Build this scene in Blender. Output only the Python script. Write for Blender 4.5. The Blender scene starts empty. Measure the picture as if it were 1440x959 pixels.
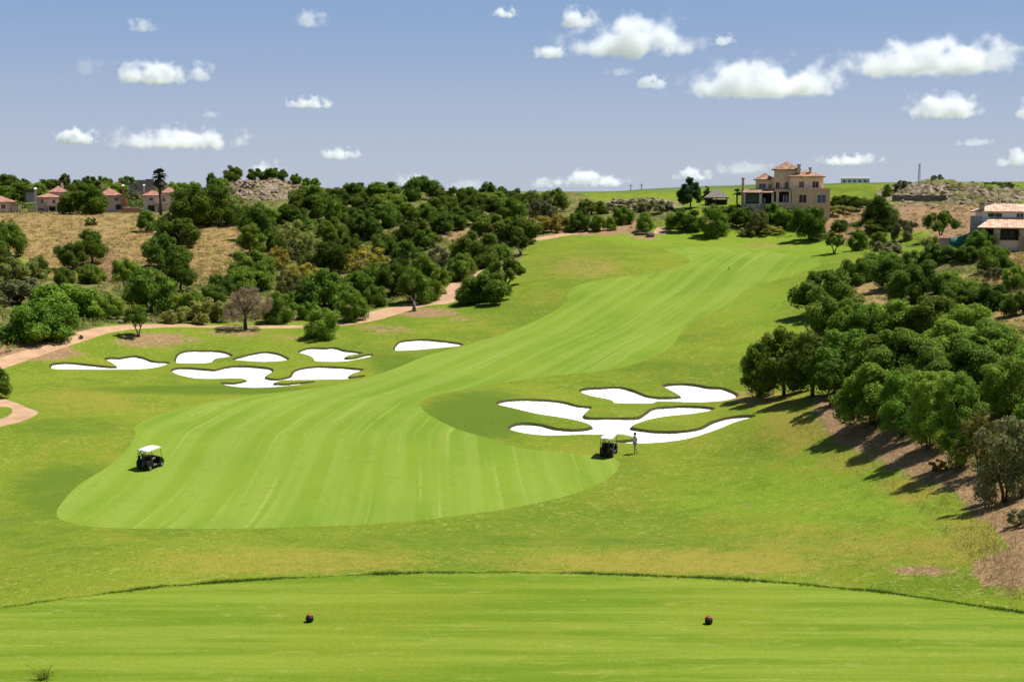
import bpy, math, random
import numpy as np
from mathutils import Vector, Matrix

rng = np.random.default_rng(7)
random.seed(7)
SC = bpy.context.scene
COL = SC.collection

# ------------------------------------------------------------------ camera
CAM_Z = 30.0
FPX, PCX, PCY = 1738.0, 720.0, 479.5            # focal length in photo pixels, picture centre
PITCH = math.atan((479.5 - 268.0) / FPX)
CP, SP = math.cos(PITCH), math.sin(PITCH)
cam_data = bpy.data.cameras.new("camera")
cam = bpy.data.objects.new("camera", cam_data)
COL.objects.link(cam)
cam.location = (0, 0, CAM_Z)
cam.rotation_euler = (math.radians(90) - PITCH, 0, 0)
cam_data.sensor_width = 36.0
cam_data.lens = 36.0 * FPX / 1440.0
cam_data.clip_start = 0.5
cam_data.clip_end = 40000
SC.camera = cam

# ------------------------------------------------------------------ light
SUN_EL, SUN_AZ = math.radians(62), math.radians(68)   # azimuth from +Y (view) towards +X
w = bpy.data.worlds.new("World")
SC.world = w
w.use_nodes = True
wn = w.node_tree
bg = wn.nodes["Background"]
sky = wn.nodes.new("ShaderNodeTexSky")
sky.sky_type = 'NISHITA'
sky.sun_disc = False
sky.sun_elevation = SUN_EL
sky.sun_rotation = SUN_AZ
sky.altitude = 50
sky.air_density = 1.0
sky.dust_density = 0.5
sky.ozone_density = 1.0
# summer haze: the clear sky is veiled low down, lavender grey at the horizon and bluer above
tc_ = wn.nodes.new("ShaderNodeTexCoord")
sx_ = wn.nodes.new("ShaderNodeSeparateXYZ")
wn.links.new(tc_.outputs["Generated"], sx_.inputs[0])
def _ramp(a, b, c, d):
    m = wn.nodes.new("ShaderNodeMapRange")
    m.interpolation_type = 'SMOOTHSTEP'
    for k, x in zip(("From Min", "From Max", "To Min", "To Max"), (a, b, c, d)):
        m.inputs[k].default_value = x
    wn.links.new(sx_.outputs[2], m.inputs["Value"])
    return m.outputs[0]
def _mix(f, a, b):
    m = wn.nodes.new("ShaderNodeMix")
    m.data_type = 'RGBA'
    wn.links.new(f, m.inputs[0])
    for sock, x in ((m.inputs[6], a), (m.inputs[7], b)):
        if isinstance(x, tuple):
            sock.default_value = (*x, 1)
        else:
            wn.links.new(x, sock)
    return m.outputs[2]
veil = _mix(_ramp(-0.01, 0.175, 0.0, 1.0), (4.55, 5.15, 6.4), (2.3, 3.6, 6.05))
wn.links.new(_mix(_ramp(0.10, 0.55, 0.92, 0.0), sky.outputs[0], veil), bg.inputs[0])
bg.inputs[1].default_value = 0.056
sl = bpy.data.lights.new("sun", 'SUN')
sl.energy = 4.6
sl.angle = math.radians(0.53)
sl.color = (1.0, 0.96, 0.90)
so = bpy.data.objects.new("sun", sl)
COL.objects.link(so)
sv = Vector((math.sin(SUN_AZ) * math.cos(SUN_EL), math.cos(SUN_AZ) * math.cos(SUN_EL), math.sin(SUN_EL)))
so.rotation_euler = sv.to_track_quat('Z', 'Y').to_euler()
so.location = sv * 100

SC.view_settings.view_transform = 'Standard'
SC.view_settings.look = 'None'
SC.view_settings.gamma = 1.0
SC.view_settings.exposure = 0.88
SC.view_settings.use_curve_mapping = False
SC.render.engine = 'CYCLES'
cy = SC.cycles
cy.max_bounces = 8
cy.diffuse_bounces = 3
cy.glossy_bounces = 2
cy.transmission_bounces = 4
cy.transparent_max_bounces = 8
cy.volume_bounces = 4
cy.caustics_reflective = False
cy.caustics_refractive = False
cy.use_denoising = True
cy.denoiser = 'OPENIMAGEDENOISE'
cy.sample_clamp_indirect = 6.0

# ------------------------------------------------------------------ object helpers
def link_mesh(name, me, parent=None, loc=None):
    o = bpy.data.objects.new(name, me)
    COL.objects.link(o)
    if parent is not None:
        o.parent = parent
    if loc is not None:
        o.location = loc
    return o

def mesh_np(name, verts, faces_flat, loop_totals, mat=None, smooth=False):
    """fast mesh from numpy: verts (n,3), flat loop indices, loops per face"""
    me = bpy.data.meshes.new(name)
    nv, nl, nf = len(verts), len(faces_flat), len(loop_totals)
    me.vertices.add(nv)
    me.vertices.foreach_set("co", np.asarray(verts, dtype=np.float32).ravel())
    me.loops.add(nl)
    me.loops.foreach_set("vertex_index", np.asarray(faces_flat, dtype=np.int32))
    me.polygons.add(nf)
    lt = np.asarray(loop_totals, dtype=np.int32)
    ls = np.concatenate([[0], np.cumsum(lt)[:-1]]).astype(np.int32)
    me.polygons.foreach_set("loop_start", ls)
    me.polygons.foreach_set("loop_total", lt)
    if smooth:
        me.polygons.foreach_set("use_smooth", np.ones(nf, dtype=bool))
    me.update(calc_edges=True)
    if mat:
        me.materials.append(mat)
    return me

class MB:
    """collects simple solids into one mesh"""
    def __init__(s):
        s.v, s.f = [], []
    def add(s, vs, fs):
        n = len(s.v)
        s.v += [tuple(v) for v in vs]
        s.f += [tuple(i + n for i in f) for f in fs]
        return s
    def box(s, x0, x1, y0, y1, z0, z1):
        return s.add([(x0, y0, z0), (x1, y0, z0), (x1, y1, z0), (x0, y1, z0), (x0, y0, z1), (x1, y0, z1), (x1, y1, z1), (x0, y1, z1)],
                     [(0, 3, 2, 1), (4, 5, 6, 7), (0, 1, 5, 4), (1, 2, 6, 5), (2, 3, 7, 6), (3, 0, 4, 7)])
    def tube(s, pts, rad, n=8, cap=True):
        pts = [Vector(p) for p in pts]
        rings = []
        for i, p in enumerate(pts):
            d = (pts[min(i + 1, len(pts) - 1)] - pts[max(i - 1, 0)]).normalized()
            a = d.orthogonal().normalized() if i == 0 else (s._a - d * s._a.dot(d)).normalized()
            s._a = a
            b = d.cross(a)
            r = rad[i] if isinstance(rad, (list, tuple)) else rad
            rings.append([p + (a * math.cos(t) + b * math.sin(t)) * r for t in [2 * math.pi * k / n for k in range(n)]])
        vs = [v for r in rings for v in r]
        fs = []
        for i in range(len(pts) - 1):
            for k in range(n):
                fs.append((i * n + k, i * n + (k + 1) % n, (i + 1) * n + (k + 1) % n, (i + 1) * n + k))
        if cap:
            fs.append(tuple(range(n - 1, -1, -1)))
            fs.append(tuple((len(pts) - 1) * n + k for k in range(n)))
        return s.add(vs, fs)
    def lathe(s, prof, n=12, at=(0, 0, 0)):
        vs = [(at[0] + r * math.cos(2 * math.pi * k / n), at[1] + r * math.sin(2 * math.pi * k / n), at[2] + z) for r, z in prof for k in range(n)]
        fs = [(i * n + k, i * n + (k + 1) % n, (i + 1) * n + (k + 1) % n, (i + 1) * n + k) for i in range(len(prof) - 1) for k in range(n)]
        fs.append(tuple(range(n - 1, -1, -1)))
        fs.append(tuple((len(prof) - 1) * n + k for k in range(n)))
        return s.add(vs, fs)
    def prism(s, poly, x0, x1, axis='x'):
        """poly of (a, b) extruded; axis x: (y, z); axis y: (x, z)"""
        n = len(poly)
        mk = (lambda t, p: (t, p[0], p[1])) if axis == 'x' else (lambda t, p: (p[0], t, p[1]))
        vs = [mk(x0, p) for p in poly] + [mk(x1, p) for p in poly]
        fs = [tuple(range(n)), tuple(range(2 * n - 1, n - 1, -1))] + [(i, i + n, (i + 1) % n + n, (i + 1) % n) for i in range(n)]
        return s.add(vs, fs)
    def hip(s, x0, x1, y0, y1, z0, h, t=0.18):
        """hip roof slab with an eave t thick, ridge along the longer side"""
        wx, wy = x1 - x0, y1 - y0
        if wx >= wy:
            a, b = (x0 + wy / 2, (y0 + y1) / 2), (x1 - wy / 2 + 0.01, (y0 + y1) / 2)
        else:
            a, b = ((x0 + x1) / 2, y0 + wx / 2), ((x0 + x1) / 2, y1 - wx / 2 + 0.01)
        z1 = z0 + t
        vs = [(x0, y0, z0), (x1, y0, z0), (x1, y1, z0), (x0, y1, z0), (x0, y0, z1), (x1, y0, z1), (x1, y1, z1), (x0, y1, z1), (a[0], a[1], z1 + h), (b[0], b[1], z1 + h)]
        fs = [(0, 3, 2, 1), (0, 1, 5, 4), (1, 2, 6, 5), (2, 3, 7, 6), (3, 0, 4, 7)]
        if wx >= wy:
            fs += [(4, 5, 9, 8), (5, 6, 9), (6, 7, 8, 9), (7, 4, 8)]
        else:
            fs += [(4, 5, 8), (5, 6, 9, 8), (6, 7, 9), (7, 4, 8, 9)]
        return s.add(vs, fs)
    def build(s, name, mat, parent=None, smooth=False, bevel=0, loc=None):
        me = bpy.data.meshes.new(name)
        me.from_pydata(s.v, [], s.f)
        me.materials.append(mat)
        if smooth:
            for p in me.polygons:
                p.use_smooth = True
        o = link_mesh(name, me, parent, loc)
        if bevel:
            b = o.modifiers.new("bevel", 'BEVEL')
            b.width = bevel
            b.segments = 2
            b.limit_method = 'ANGLE'
        return o

def thing(name, label, cat, loc=(0, 0, 0), rz=0, group=None):
    o = bpy.data.objects.new(name, None)
    COL.objects.link(o)
    o.empty_display_size = 0.3
    o.location = loc
    o.rotation_euler = (0, 0, rz)
    return tag(o, label, cat, group)

def tag(o, label=None, cat=None, group=None, kind=None):
    for k, v in (("label", label), ("category", cat), ("group", group), ("kind", kind)):
        if v:
            o[k] = v
    return o

# ------------------------------------------------------------------ material helper
class NT:
    def __init__(s, name):
        s.m = bpy.data.materials.new(name)
        s.m.use_nodes = True
        s.t = s.m.node_tree
        s.b = s.t.nodes["Principled BSDF"]
        s.out = s.t.nodes["Material Output"]
        s.b.inputs["Roughness"].default_value = 0.9
        s.b.inputs["Specular IOR Level"].default_value = 0.2
    def n(s, typ, **kw):
        nd = s.t.nodes.new("ShaderNode" + typ)
        for k, v in kw.items():
            setattr(nd, k, v)
        return nd
    def L(s, a, b):
        s.t.links.new(a, b)
    def pos(s):
        return s.n("NewGeometry").outputs["Position"]
    def obj(s):
        return s.n("TexCoord").outputs["Object"]
    def scale(s, vec, sc):
        m = s.n("Mapping")
        m.inputs["Scale"].default_value = sc
        s.L(vec, m.inputs["Vector"])
        return m.outputs[0]
    def noise(s, vec, scale, detail=3, rough=0.55, dist=0.0):
        n = s.n("TexNoise")
        n.inputs["Scale"].default_value = scale
        n.inputs["Detail"].default_value = detail
        n.inputs["Roughness"].default_value = rough
        n.inputs["Distortion"].default_value = dist
        if vec is not None:
            s.L(vec, n.inputs["Vector"])
        return n.outputs["Fac"]
    def rng(s, v, a, b, c=0.0, d=1.0, smooth=True):
        m = s.n("MapRange")
        if smooth:
            m.interpolation_type = 'SMOOTHSTEP'
        for i, x in zip(("From Min", "From Max", "To Min", "To Max"), (a, b, c, d)):
            m.inputs[i].default_value = x
        s.L(v, m.inputs["Value"])
        return m.outputs[0]
    def math(s, op, a, b=None):
        m = s.n("Math", operation=op)
        for i, x in enumerate((a, b)):
            if x is None:
                continue
            if isinstance(x, (int, float)):
                m.inputs[i].default_value = x
            else:
                s.L(x, m.inputs[i])
        return m.outputs[0]
    def mix(s, f, a, b, mode='MIX'):
        m = s.n("Mix", data_type='RGBA', blend_type=mode)
        for sock, x in ((m.inputs[0], f), (m.inputs[6], a), (m.inputs[7], b)):
            if isinstance(x, (int, float)):
                sock.default_value = x
            elif isinstance(x, tuple):
                sock.default_value = (*x, 1.0)
            else:
                s.L(x, sock)
        return m.outputs[2]
    def attr(s, name):
        return s.n("Attribute", attribute_name=name)
    def bump(s, h, strength=0.3, dist=0.1):
        b = s.n("Bump")
        b.inputs["Strength"].default_value = strength
        b.inputs["Distance"].default_value = dist
        s.L(h, b.inputs["Height"])
        s.L(b.outputs[0], s.b.inputs["Normal"])
    def col(s, c):
        if isinstance(c, tuple):
            s.b.inputs["Base Color"].default_value = (*c, 1)
        else:
            s.L(c, s.b.inputs["Base Color"])
        return s

def flat_mat(name, c, rough=0.7, var=0.15, sc=3.0, metal=0.0, spec=0.3):
    t = NT(name)
    f = t.rng(t.noise(t.obj(), sc, 4), 0.3, 0.7)
    dark = tuple(x * (1 - var) for x in c)
    lite = tuple(min(1, x * (1 + var)) for x in c)
    t.col(t.mix(f, dark, lite))
    t.b.inputs["Roughness"].default_value = rough
    t.b.inputs["Metallic"].default_value = metal
    t.b.inputs["Specular IOR Level"].default_value = spec
    return t.m
# ------------------------------------------------------------------ terrain heights
def ray(px, py):
    cx, cyy = (np.asarray(px, float) - PCX) / FPX, (PCY - np.asarray(py, float)) / FPX
    return cx, CP + cyy * SP, -SP + cyy * CP         # x, y, z of the view direction

def at(px, py, d):
    """world point seen at a photo pixel, d metres ahead"""
    x, y, z = ray(px, py)
    return np.stack([x / y * d, np.zeros_like(x) + d, CAM_Z + z / y * d], -1)

def project(P):
    dx, dy, dz = P[..., 0], P[..., 1], P[..., 2] - CAM_Z
    dep = dy * CP - dz * SP
    up = dy * SP + dz * CP
    dep = np.where(dep > 0.1, dep, 0.1)
    return PCX + FPX * dx / dep, PCY - FPX * up / dep

def vnoise(x, y, seed=0):
    xi, yi = np.floor(x).astype(np.int64), np.floor(y).astype(np.int64)
    fx, fy = x - xi, y - yi
    fx, fy = fx * fx * (3 - 2 * fx), fy * fy * (3 - 2 * fy)
    def h(a, b):
        n = (a * 374761393 + b * 668265263 + seed * 974711) & 0x7fffffff
        n = ((n ^ (n >> 13)) * 1274126177) & 0x7fffffff
        return ((n ^ (n >> 16)) & 0xffff) / 65535.0
    return (h(xi, yi) * (1 - fx) + h(xi + 1, yi) * fx) * (1 - fy) + (h(xi, yi + 1) * (1 - fx) + h(xi + 1, yi + 1) * fx) * fy

def fbm(x, y, seed=0, o=4):
    s, a = 0, 0.5
    for i in range(o):
        s = s + a * (vnoise(x, y, seed + i) - 0.5)
        x, y, a = x * 2.03 + 7.1, y * 2.03 - 3.7, a * 0.5
    return s

CTRL = [  # photo pixel of a ground point and its distance ahead
    (-150, 850, 58), (100, 800, 60), (400, 792, 62), (720, 790, 62), (1000, 795, 60), (1300, 812, 55), (1440, 835, 50), (1600, 850, 46),
    (100, 735, 78), (400, 740, 78), (700, 738, 77), (1000, 735, 76), (1300, 722, 66), (1440, 735, 58), (1600, 720, 54),
    (-150, 660, 90), (0, 650, 92), (210, 661, 94), (540, 650, 95), (857, 643, 98), (1050, 640, 96), (1200, 650, 84),
    (30, 590, 106), (300, 610, 105), (600, 605, 106), (720, 600, 108), (1050, 590, 104), (1150, 582, 98), (1250, 625, 84), (1330, 662, 74), (1400, 700, 66), (1500, 690, 62),
    (1440, 520, 95), (1300, 480, 122), (1440, 430, 132), (1440, 380, 162), (1300, 402, 160), (1125, 432, 165), (1040, 552, 122), (1600, 480, 90), (1600, 380, 150),
    (100, 520, 138), (300, 540, 133), (300, 490, 155), (600, 485, 158), (720, 500, 146), (900, 500, 143), (1000, 480, 150),
    (500, 455, 172), (330, 466, 166), (150, 466, 158), (0, 515, 136), (-150, 520, 130), (640, 420, 190),
    (800, 400, 192), (950, 400, 192), (1080, 402, 186), (800, 360, 222), (1000, 360, 220), (1130, 352, 220),
    (830, 326, 257), (950, 326, 258), (1060, 332, 252), (1130, 338, 244),
    (-120, 298, 350), (20, 298, 350), (90, 298, 350), (160, 298, 352), (235, 298, 352), (300, 296, 350), (-120, 288, 410), (60, 286, 420), (200, 284, 420),
    (0, 300, 320), (200, 300, 322), (-200, 300, 320), (100, 350, 250), (280, 350, 247), (100, 400, 203), (280, 400, 203), (100, 440, 172), (0, 445, 158), (-200, 430, 165),
    (450, 330, 260), (450, 400, 206), (600, 370, 235), (600, 300, 288), (720, 305, 296), (720, 362, 234), (500, 282, 318), (600, 275, 335), (700, 278, 340), (780, 300, 300),
    (370, 250, 410), (320, 262, 400), (425, 262, 400), (370, 279, 360), (250, 275, 420), (480, 272, 430), (560, 270, 450),
    (0, 268, 560), (100, 262, 600), (200, 262, 600), (-300, 268, 600),
    (470, 276, 560), (600, 277, 560), (720, 277, 560), (760, 279, 650), (500, 276, 800), (700, 276, 800),
    (800, 275, 480), (850, 270, 600), (960, 263, 700), (1100, 262, 720), (1200, 261, 720), (1320, 264, 800), (1440, 265, 800), (1700, 266, 800),
    (940, 290, 330), (1100, 296, 268), (1000, 300, 270), (1190, 290, 285), (1000, 312, 262), (1100, 318, 258),
    (1240, 275, 335), (1300, 259, 340), (1360, 260, 345), (1440, 266, 350), (1300, 285, 310), (1400, 290, 300), (1600, 265, 350),
    (1400, 348, 176), (1480, 346, 176), (1330, 350, 186), (1250, 352, 210), (1180, 348, 225), (1600, 345, 170), (1300, 310, 250), (1420, 305, 240),
]
_c = np.array(CTRL, float)
_P = at(_c[:, 0], _c[:, 1], _c[:, 2])
extra = np.array([(-60, 30, 12), (60, 30, 16), (-120, 70, 12), (110, 60, 22), (160, 150, 22), (-160, 150, 15), (-230, 300, 22), (230, 300, 28),
                  (0, 36, 13.5), (-20, 38, 12.5), (22, 38, 14.5), (-60, -60, 14), (60, -60, 18), (0, -120, 18), (-250, 0, 12), (250, 0, 24)], float)
_P = np.concatenate([_P, extra])
_S = 100.0
def _U(r2):
    return np.where(r2 > 1e-12, 0.5 * r2 * np.log(np.maximum(r2, 1e-12)), 0)
_X = _P[:, :2] / _S
_K = _U(((_X[:, None] - _X[None]) ** 2).sum(-1)) + np.eye(len(_X)) * 6e-4
_Q = np.concatenate([np.ones((len(_X), 1)), _X], 1)
_A = np.block([[_K, _Q], [_Q.T, np.zeros((3, 3))]])
_W = np.linalg.solve(_A, np.concatenate([_P[:, 2], np.zeros(3)]))

def tps(X, Y):
    out = np.empty(X.size)
    x, y = X.ravel() / _S, Y.ravel() / _S
    n = len(_X)
    for i in range(0, x.size, 60000):
        a, b = x[i:i + 60000], y[i:i + 60000]
        k = _U((a[:, None] - _X[None, :, 0]) ** 2 + (b[:, None] - _X[None, :, 1]) ** 2)
        out[i:i + 60000] = k @ _W[:n] + _W[n] + _W[n + 1] * a + _W[n + 2] * b
    return out.reshape(X.shape)

def sst(a, b, v):
    t = np.clip((v - a) / (b - a), 0, 1)
    return t * t * (3 - 2 * t)

TEE_Z = CAM_Z - 9.0
_te = np.array([(-330, 925), (-150, 882), (0, 855), (80, 843), (150, 834), (230, 824), (300, 819), (400, 812), (500, 808), (600, 805), (720, 804), (820, 806), (900, 809), (1000, 813), (1100, 819), (1180, 826), (1250, 833), (1340, 846), (1440, 861), (1600, 890), (1780, 930)], float)
_x, _y, _z = ray(_te[:, 0], _te[:, 1])
_k = (TEE_Z - CAM_Z) / _z
TEE = np.concatenate([np.stack([_x * _k, _y * _k], 1), [(17, 17.5), (-17, 17.5)]])

def sdf(poly, X, Y):
    """signed distance to a closed polygon, positive inside"""
    d2 = np.full(X.shape, 1e18)
    ins = np.zeros(X.shape, bool)
    n = len(poly)
    for i in range(n):
        ax, ay = poly[i]
        bx, by = poly[(i + 1) % n]
        ex, ey = bx - ax, by - ay
        t = np.clip(((X - ax) * ex + (Y - ay) * ey) / max(ex * ex + ey * ey, 1e-12), 0, 1)
        d2 = np.minimum(d2, (X - ax - t * ex) ** 2 + (Y - ay - t * ey) ** 2)
        c = (ay > Y) != (by > Y)
        if abs(ey) > 1e-12:
            ins ^= c & (X < ax + (Y - ay) / ey * ex)
    return np.where(ins, 1, -1) * np.sqrt(d2)

def ground(X, Y):
    """height of the land before bunkers are cut"""
    X, Y = np.asarray(X, float), np.asarray(Y, float)
    r = np.hypot(X, Y)
    z = tps(np.clip(X, -700, 700), np.clip(Y, -300, 900))
    z = np.clip(z, -6, 46)
    far = sst(820, 1500, r)
    z = z * (1 - far) + 20.0 * far
    z = z + 16 * np.exp(-((X + 760) / 160.0) ** 2 - ((Y - 3900) / 500.0) ** 2) * 2.2
    # gentle rolls, rougher on the hills
    z = z + 0.9 * fbm(X / 24, Y / 24, 3, 3) * sst(40, 70, r)
    hill = sst(255, 300, Y) + sst(30, 60, X - 0.05 * Y) * sst(60, 100, Y) + sst(-20, -60, X + 0.06 * Y) * sst(170, 210, Y)
    calm = 1 - 0.85 * sst(-20, -45, X) * sst(255, 285, Y) * (1 - sst(350, 365, Y))
    z = z + calm * np.clip(hill, 0, 1) * 2.4 * fbm(X / 9, Y / 9, 11, 4) * (1 - sst(480, 560, r))
    # broken rock faces on the two rocky knolls
    for cx, cyy, rx, ry, a in ((-84, 385, 18, 30, 4.6), (128, 332, 36, 18, 3.2)):
        k = np.exp(-((X - cx) / rx) ** 2 - ((Y - cyy) / ry) ** 2)
        z = z + a * k * (np.abs(fbm(X / 6, Y / 6, 31, 4)) * 2.2 - 0.25)
    # tee platform, its bank and the slope up to the camera
    near = r < 90
    if near.any():
        xn, yn, zn = X[near], Y[near], z[near]
        s = sdf(TEE, xn, yn)
        wv = sst(0, 17, -s)
        bank = TEE_Z - 0.03 - 0.30 * np.maximum(-s, 0) - 0.10 * sst(0, 0.35, -s)
        zz = bank * (1 - wv) + zn * wv
        back = np.where(yn < 17.5, np.minimum(28.2, TEE_Z + 0.44 * (17.5 - yn)), -99)
        zz = np.where((yn < 19) & (s < 0), np.maximum(zz, back), zz)
        zz = np.where(s >= 0, TEE_Z + 0.05 * fbm(xn / 5, yn / 5, 5, 2), zz)
        z[near] = zz
    return z

# the land as a polar sheet, finest where the camera looks; its heights also serve for quick look-ups
az_d = np.radians(np.linspace(-25, 25, 720))
az_c = np.radians(np.concatenate([np.linspace(27, 180, 42), np.linspace(-178, -27, 41)]))
AZ = np.concatenate([az_d, az_c])
RR = np.concatenate([np.linspace(1.0, 21.5, 24), np.arange(22, 35, .07), np.arange(35, 60, .4), np.arange(60, 98, .32), np.arange(98, 166, .15), np.arange(166, 272, .42), np.arange(272, 430, .75), np.geomspace(430, 12000, 110)])
NR, NC = len(RR), len(AZ)
GX, GY = RR[:, None] * np.sin(AZ)[None], RR[:, None] * np.cos(AZ)[None]
GZ = ground(GX, GY)
AZS = np.concatenate([az_c[42:] , az_d, az_c[:42]])
GZS = np.concatenate([GZ[:, 720 + 42:], GZ[:, :720], GZ[:, 720:720 + 42]], 1)

def land(X, Y):
    """height of the land, looked up on the sheet"""
    X, Y = np.asarray(X, float), np.asarray(Y, float)
    r, a = np.hypot(X, Y), np.arctan2(X, Y)
    i = np.clip(np.searchsorted(RR, r) - 1, 0, NR - 2)
    j = np.clip(np.searchsorted(AZS, a) - 1, 0, NC - 2)
    u = np.clip((r - RR[i]) / (RR[i + 1] - RR[i]), 0, 1)
    v = np.clip((a - AZS[j]) / (AZS[j + 1] - AZS[j]), 0, 1)
    return (GZS[i, j] * (1 - u) + GZS[i + 1, j] * u) * (1 - v) + (GZS[i, j + 1] * (1 - u) + GZS[i + 1, j + 1] * u) * v

_D = np.concatenate([np.arange(40, 140, 0.35), np.arange(140, 300, 0.6), np.geomspace(300, 1400, 400)])
def hit(px, py, z=None):
    """first place where the view ray through photo pixels meets the land (beyond the tee); nan where it misses"""
    px, py = np.atleast_1d(np.asarray(px, float)), np.atleast_1d(np.asarray(py, float))
    x, y, zz = ray(px, py)
    out = np.full((len(px), 3), np.nan)
    for i0 in range(0, len(px), 150):
        sl_ = slice(i0, i0 + 150)
        k = _D[None] / y[sl_, None]
        X, Y, Z = x[sl_, None] * k, y[sl_, None] * k, CAM_Z + zz[sl_, None] * k
        g = land(X, Y) - Z
        for j in range(X.shape[0]):
            c = np.nonzero(g[j] >= 0)[0]
            if len(c):
                i = c[0]
                t = 0 if i == 0 else g[j, i - 1] / (g[j, i - 1] - g[j, i])
                a = max(i - 1, 0)
                p0, p1 = np.array([X[j, a], Y[j, a], Z[j, a]]), np.array([X[j, i], Y[j, i], Z[j, i]])
                out[i0 + j] = p0 + (p1 - p0) * t
    return out

def smooth_loop(pts, k=5):
    p = np.array(pts, float)
    a, b, c, d = np.roll(p, 1, 0), p, np.roll(p, -1, 0), np.roll(p, -2, 0)
    t = (np.arange(k) / k)[None, :, None]
    a, b, c, d = (q[:, None] for q in (a, b, c, d))
    r = 0.5 * (2 * b + (c - a) * t + (2 * a - 5 * b + 4 * c - d) * t ** 2 + (3 * b - a - 3 * c + d) * t ** 3)
    return r.reshape(-1, 2)

def land_poly(pts, k=5):
    q = smooth_loop(pts, k) if k > 1 else np.array(pts, float)
    h = hit(q[:, 0], q[:, 1])
    return h[~np.isnan(h[:, 0]), :2]
# ------------------------------------------------------------------ outlines read off the photograph, laid on the land
FAIRWAY = [(80, 722), (92, 733), (150, 742), (300, 743), (450, 740), (580, 732), (700, 717), (790, 699), (850, 676), (871, 655), (862, 644), (820, 638), (740, 631), (690, 617), (640, 602),
           (602, 582), (591, 568), (606, 557), (670, 545), (760, 530), (860, 520), (912, 505), (946, 485), (962, 462), (990, 445), (1030, 424), (1048, 408), (1085, 396), (1125, 384), (1155, 371), (1120, 360), (1090, 355), (1060, 349),
           (1000, 347), (945, 349), (935, 352), (965, 362), (968, 370), (935, 381), (870, 390), (815, 400), (797, 412), (797, 424), (775, 440), (725, 463), (660, 484), (600, 500), (545, 522), (480, 540), (380, 553), (280, 568), (215, 586),
           (190, 600), (189, 616), (160, 650), (110, 682), (86, 708)]
PATHS = {
    'cart_path_near': ("pinkish cart path curving past the bunkers on the left hillside", [(-40, 516), (0, 503), (60, 485), (110, 467), (160, 458), (240, 456), (320, 458), (430, 457), (485, 452), (520, 439), (560, 430), (600, 424), (622, 413), (633, 399), (645, 399), (652, 408), (648, 419),
                     (630, 427), (600, 430), (565, 440), (535, 449), (490, 457), (430, 461), (330, 462), (240, 460), (165, 466), (120, 479), (60, 499), (0, 520), (-40, 534)]),
    'cart_path_loop': ("pinkish path loop at the left edge", [(-50, 560), (0, 561), (22, 566), (40, 574), (54, 580), (35, 591), (0, 600), (-50, 612), (-50, 598), (0, 589), (14, 583), (17, 577), (8, 572), (-50, 571)]),
    'cart_path_far': ("thin path along the far edge of the fairway", [(752, 335), (800, 327), (838, 323), (842, 326), (800, 331), (756, 339)]),
    'path_gap': ("short path end between hedges", [(920, 328), (938, 329), (936, 320), (925, 320)]),
    'path_bend': ("short path bend behind the trees", [(668, 383), (690, 378), (694, 383), (672, 390)]),
}
def _sc(o, s, pts):
    return [(o[0] + x / s, o[1] + y / s) for x, y in pts]
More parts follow.
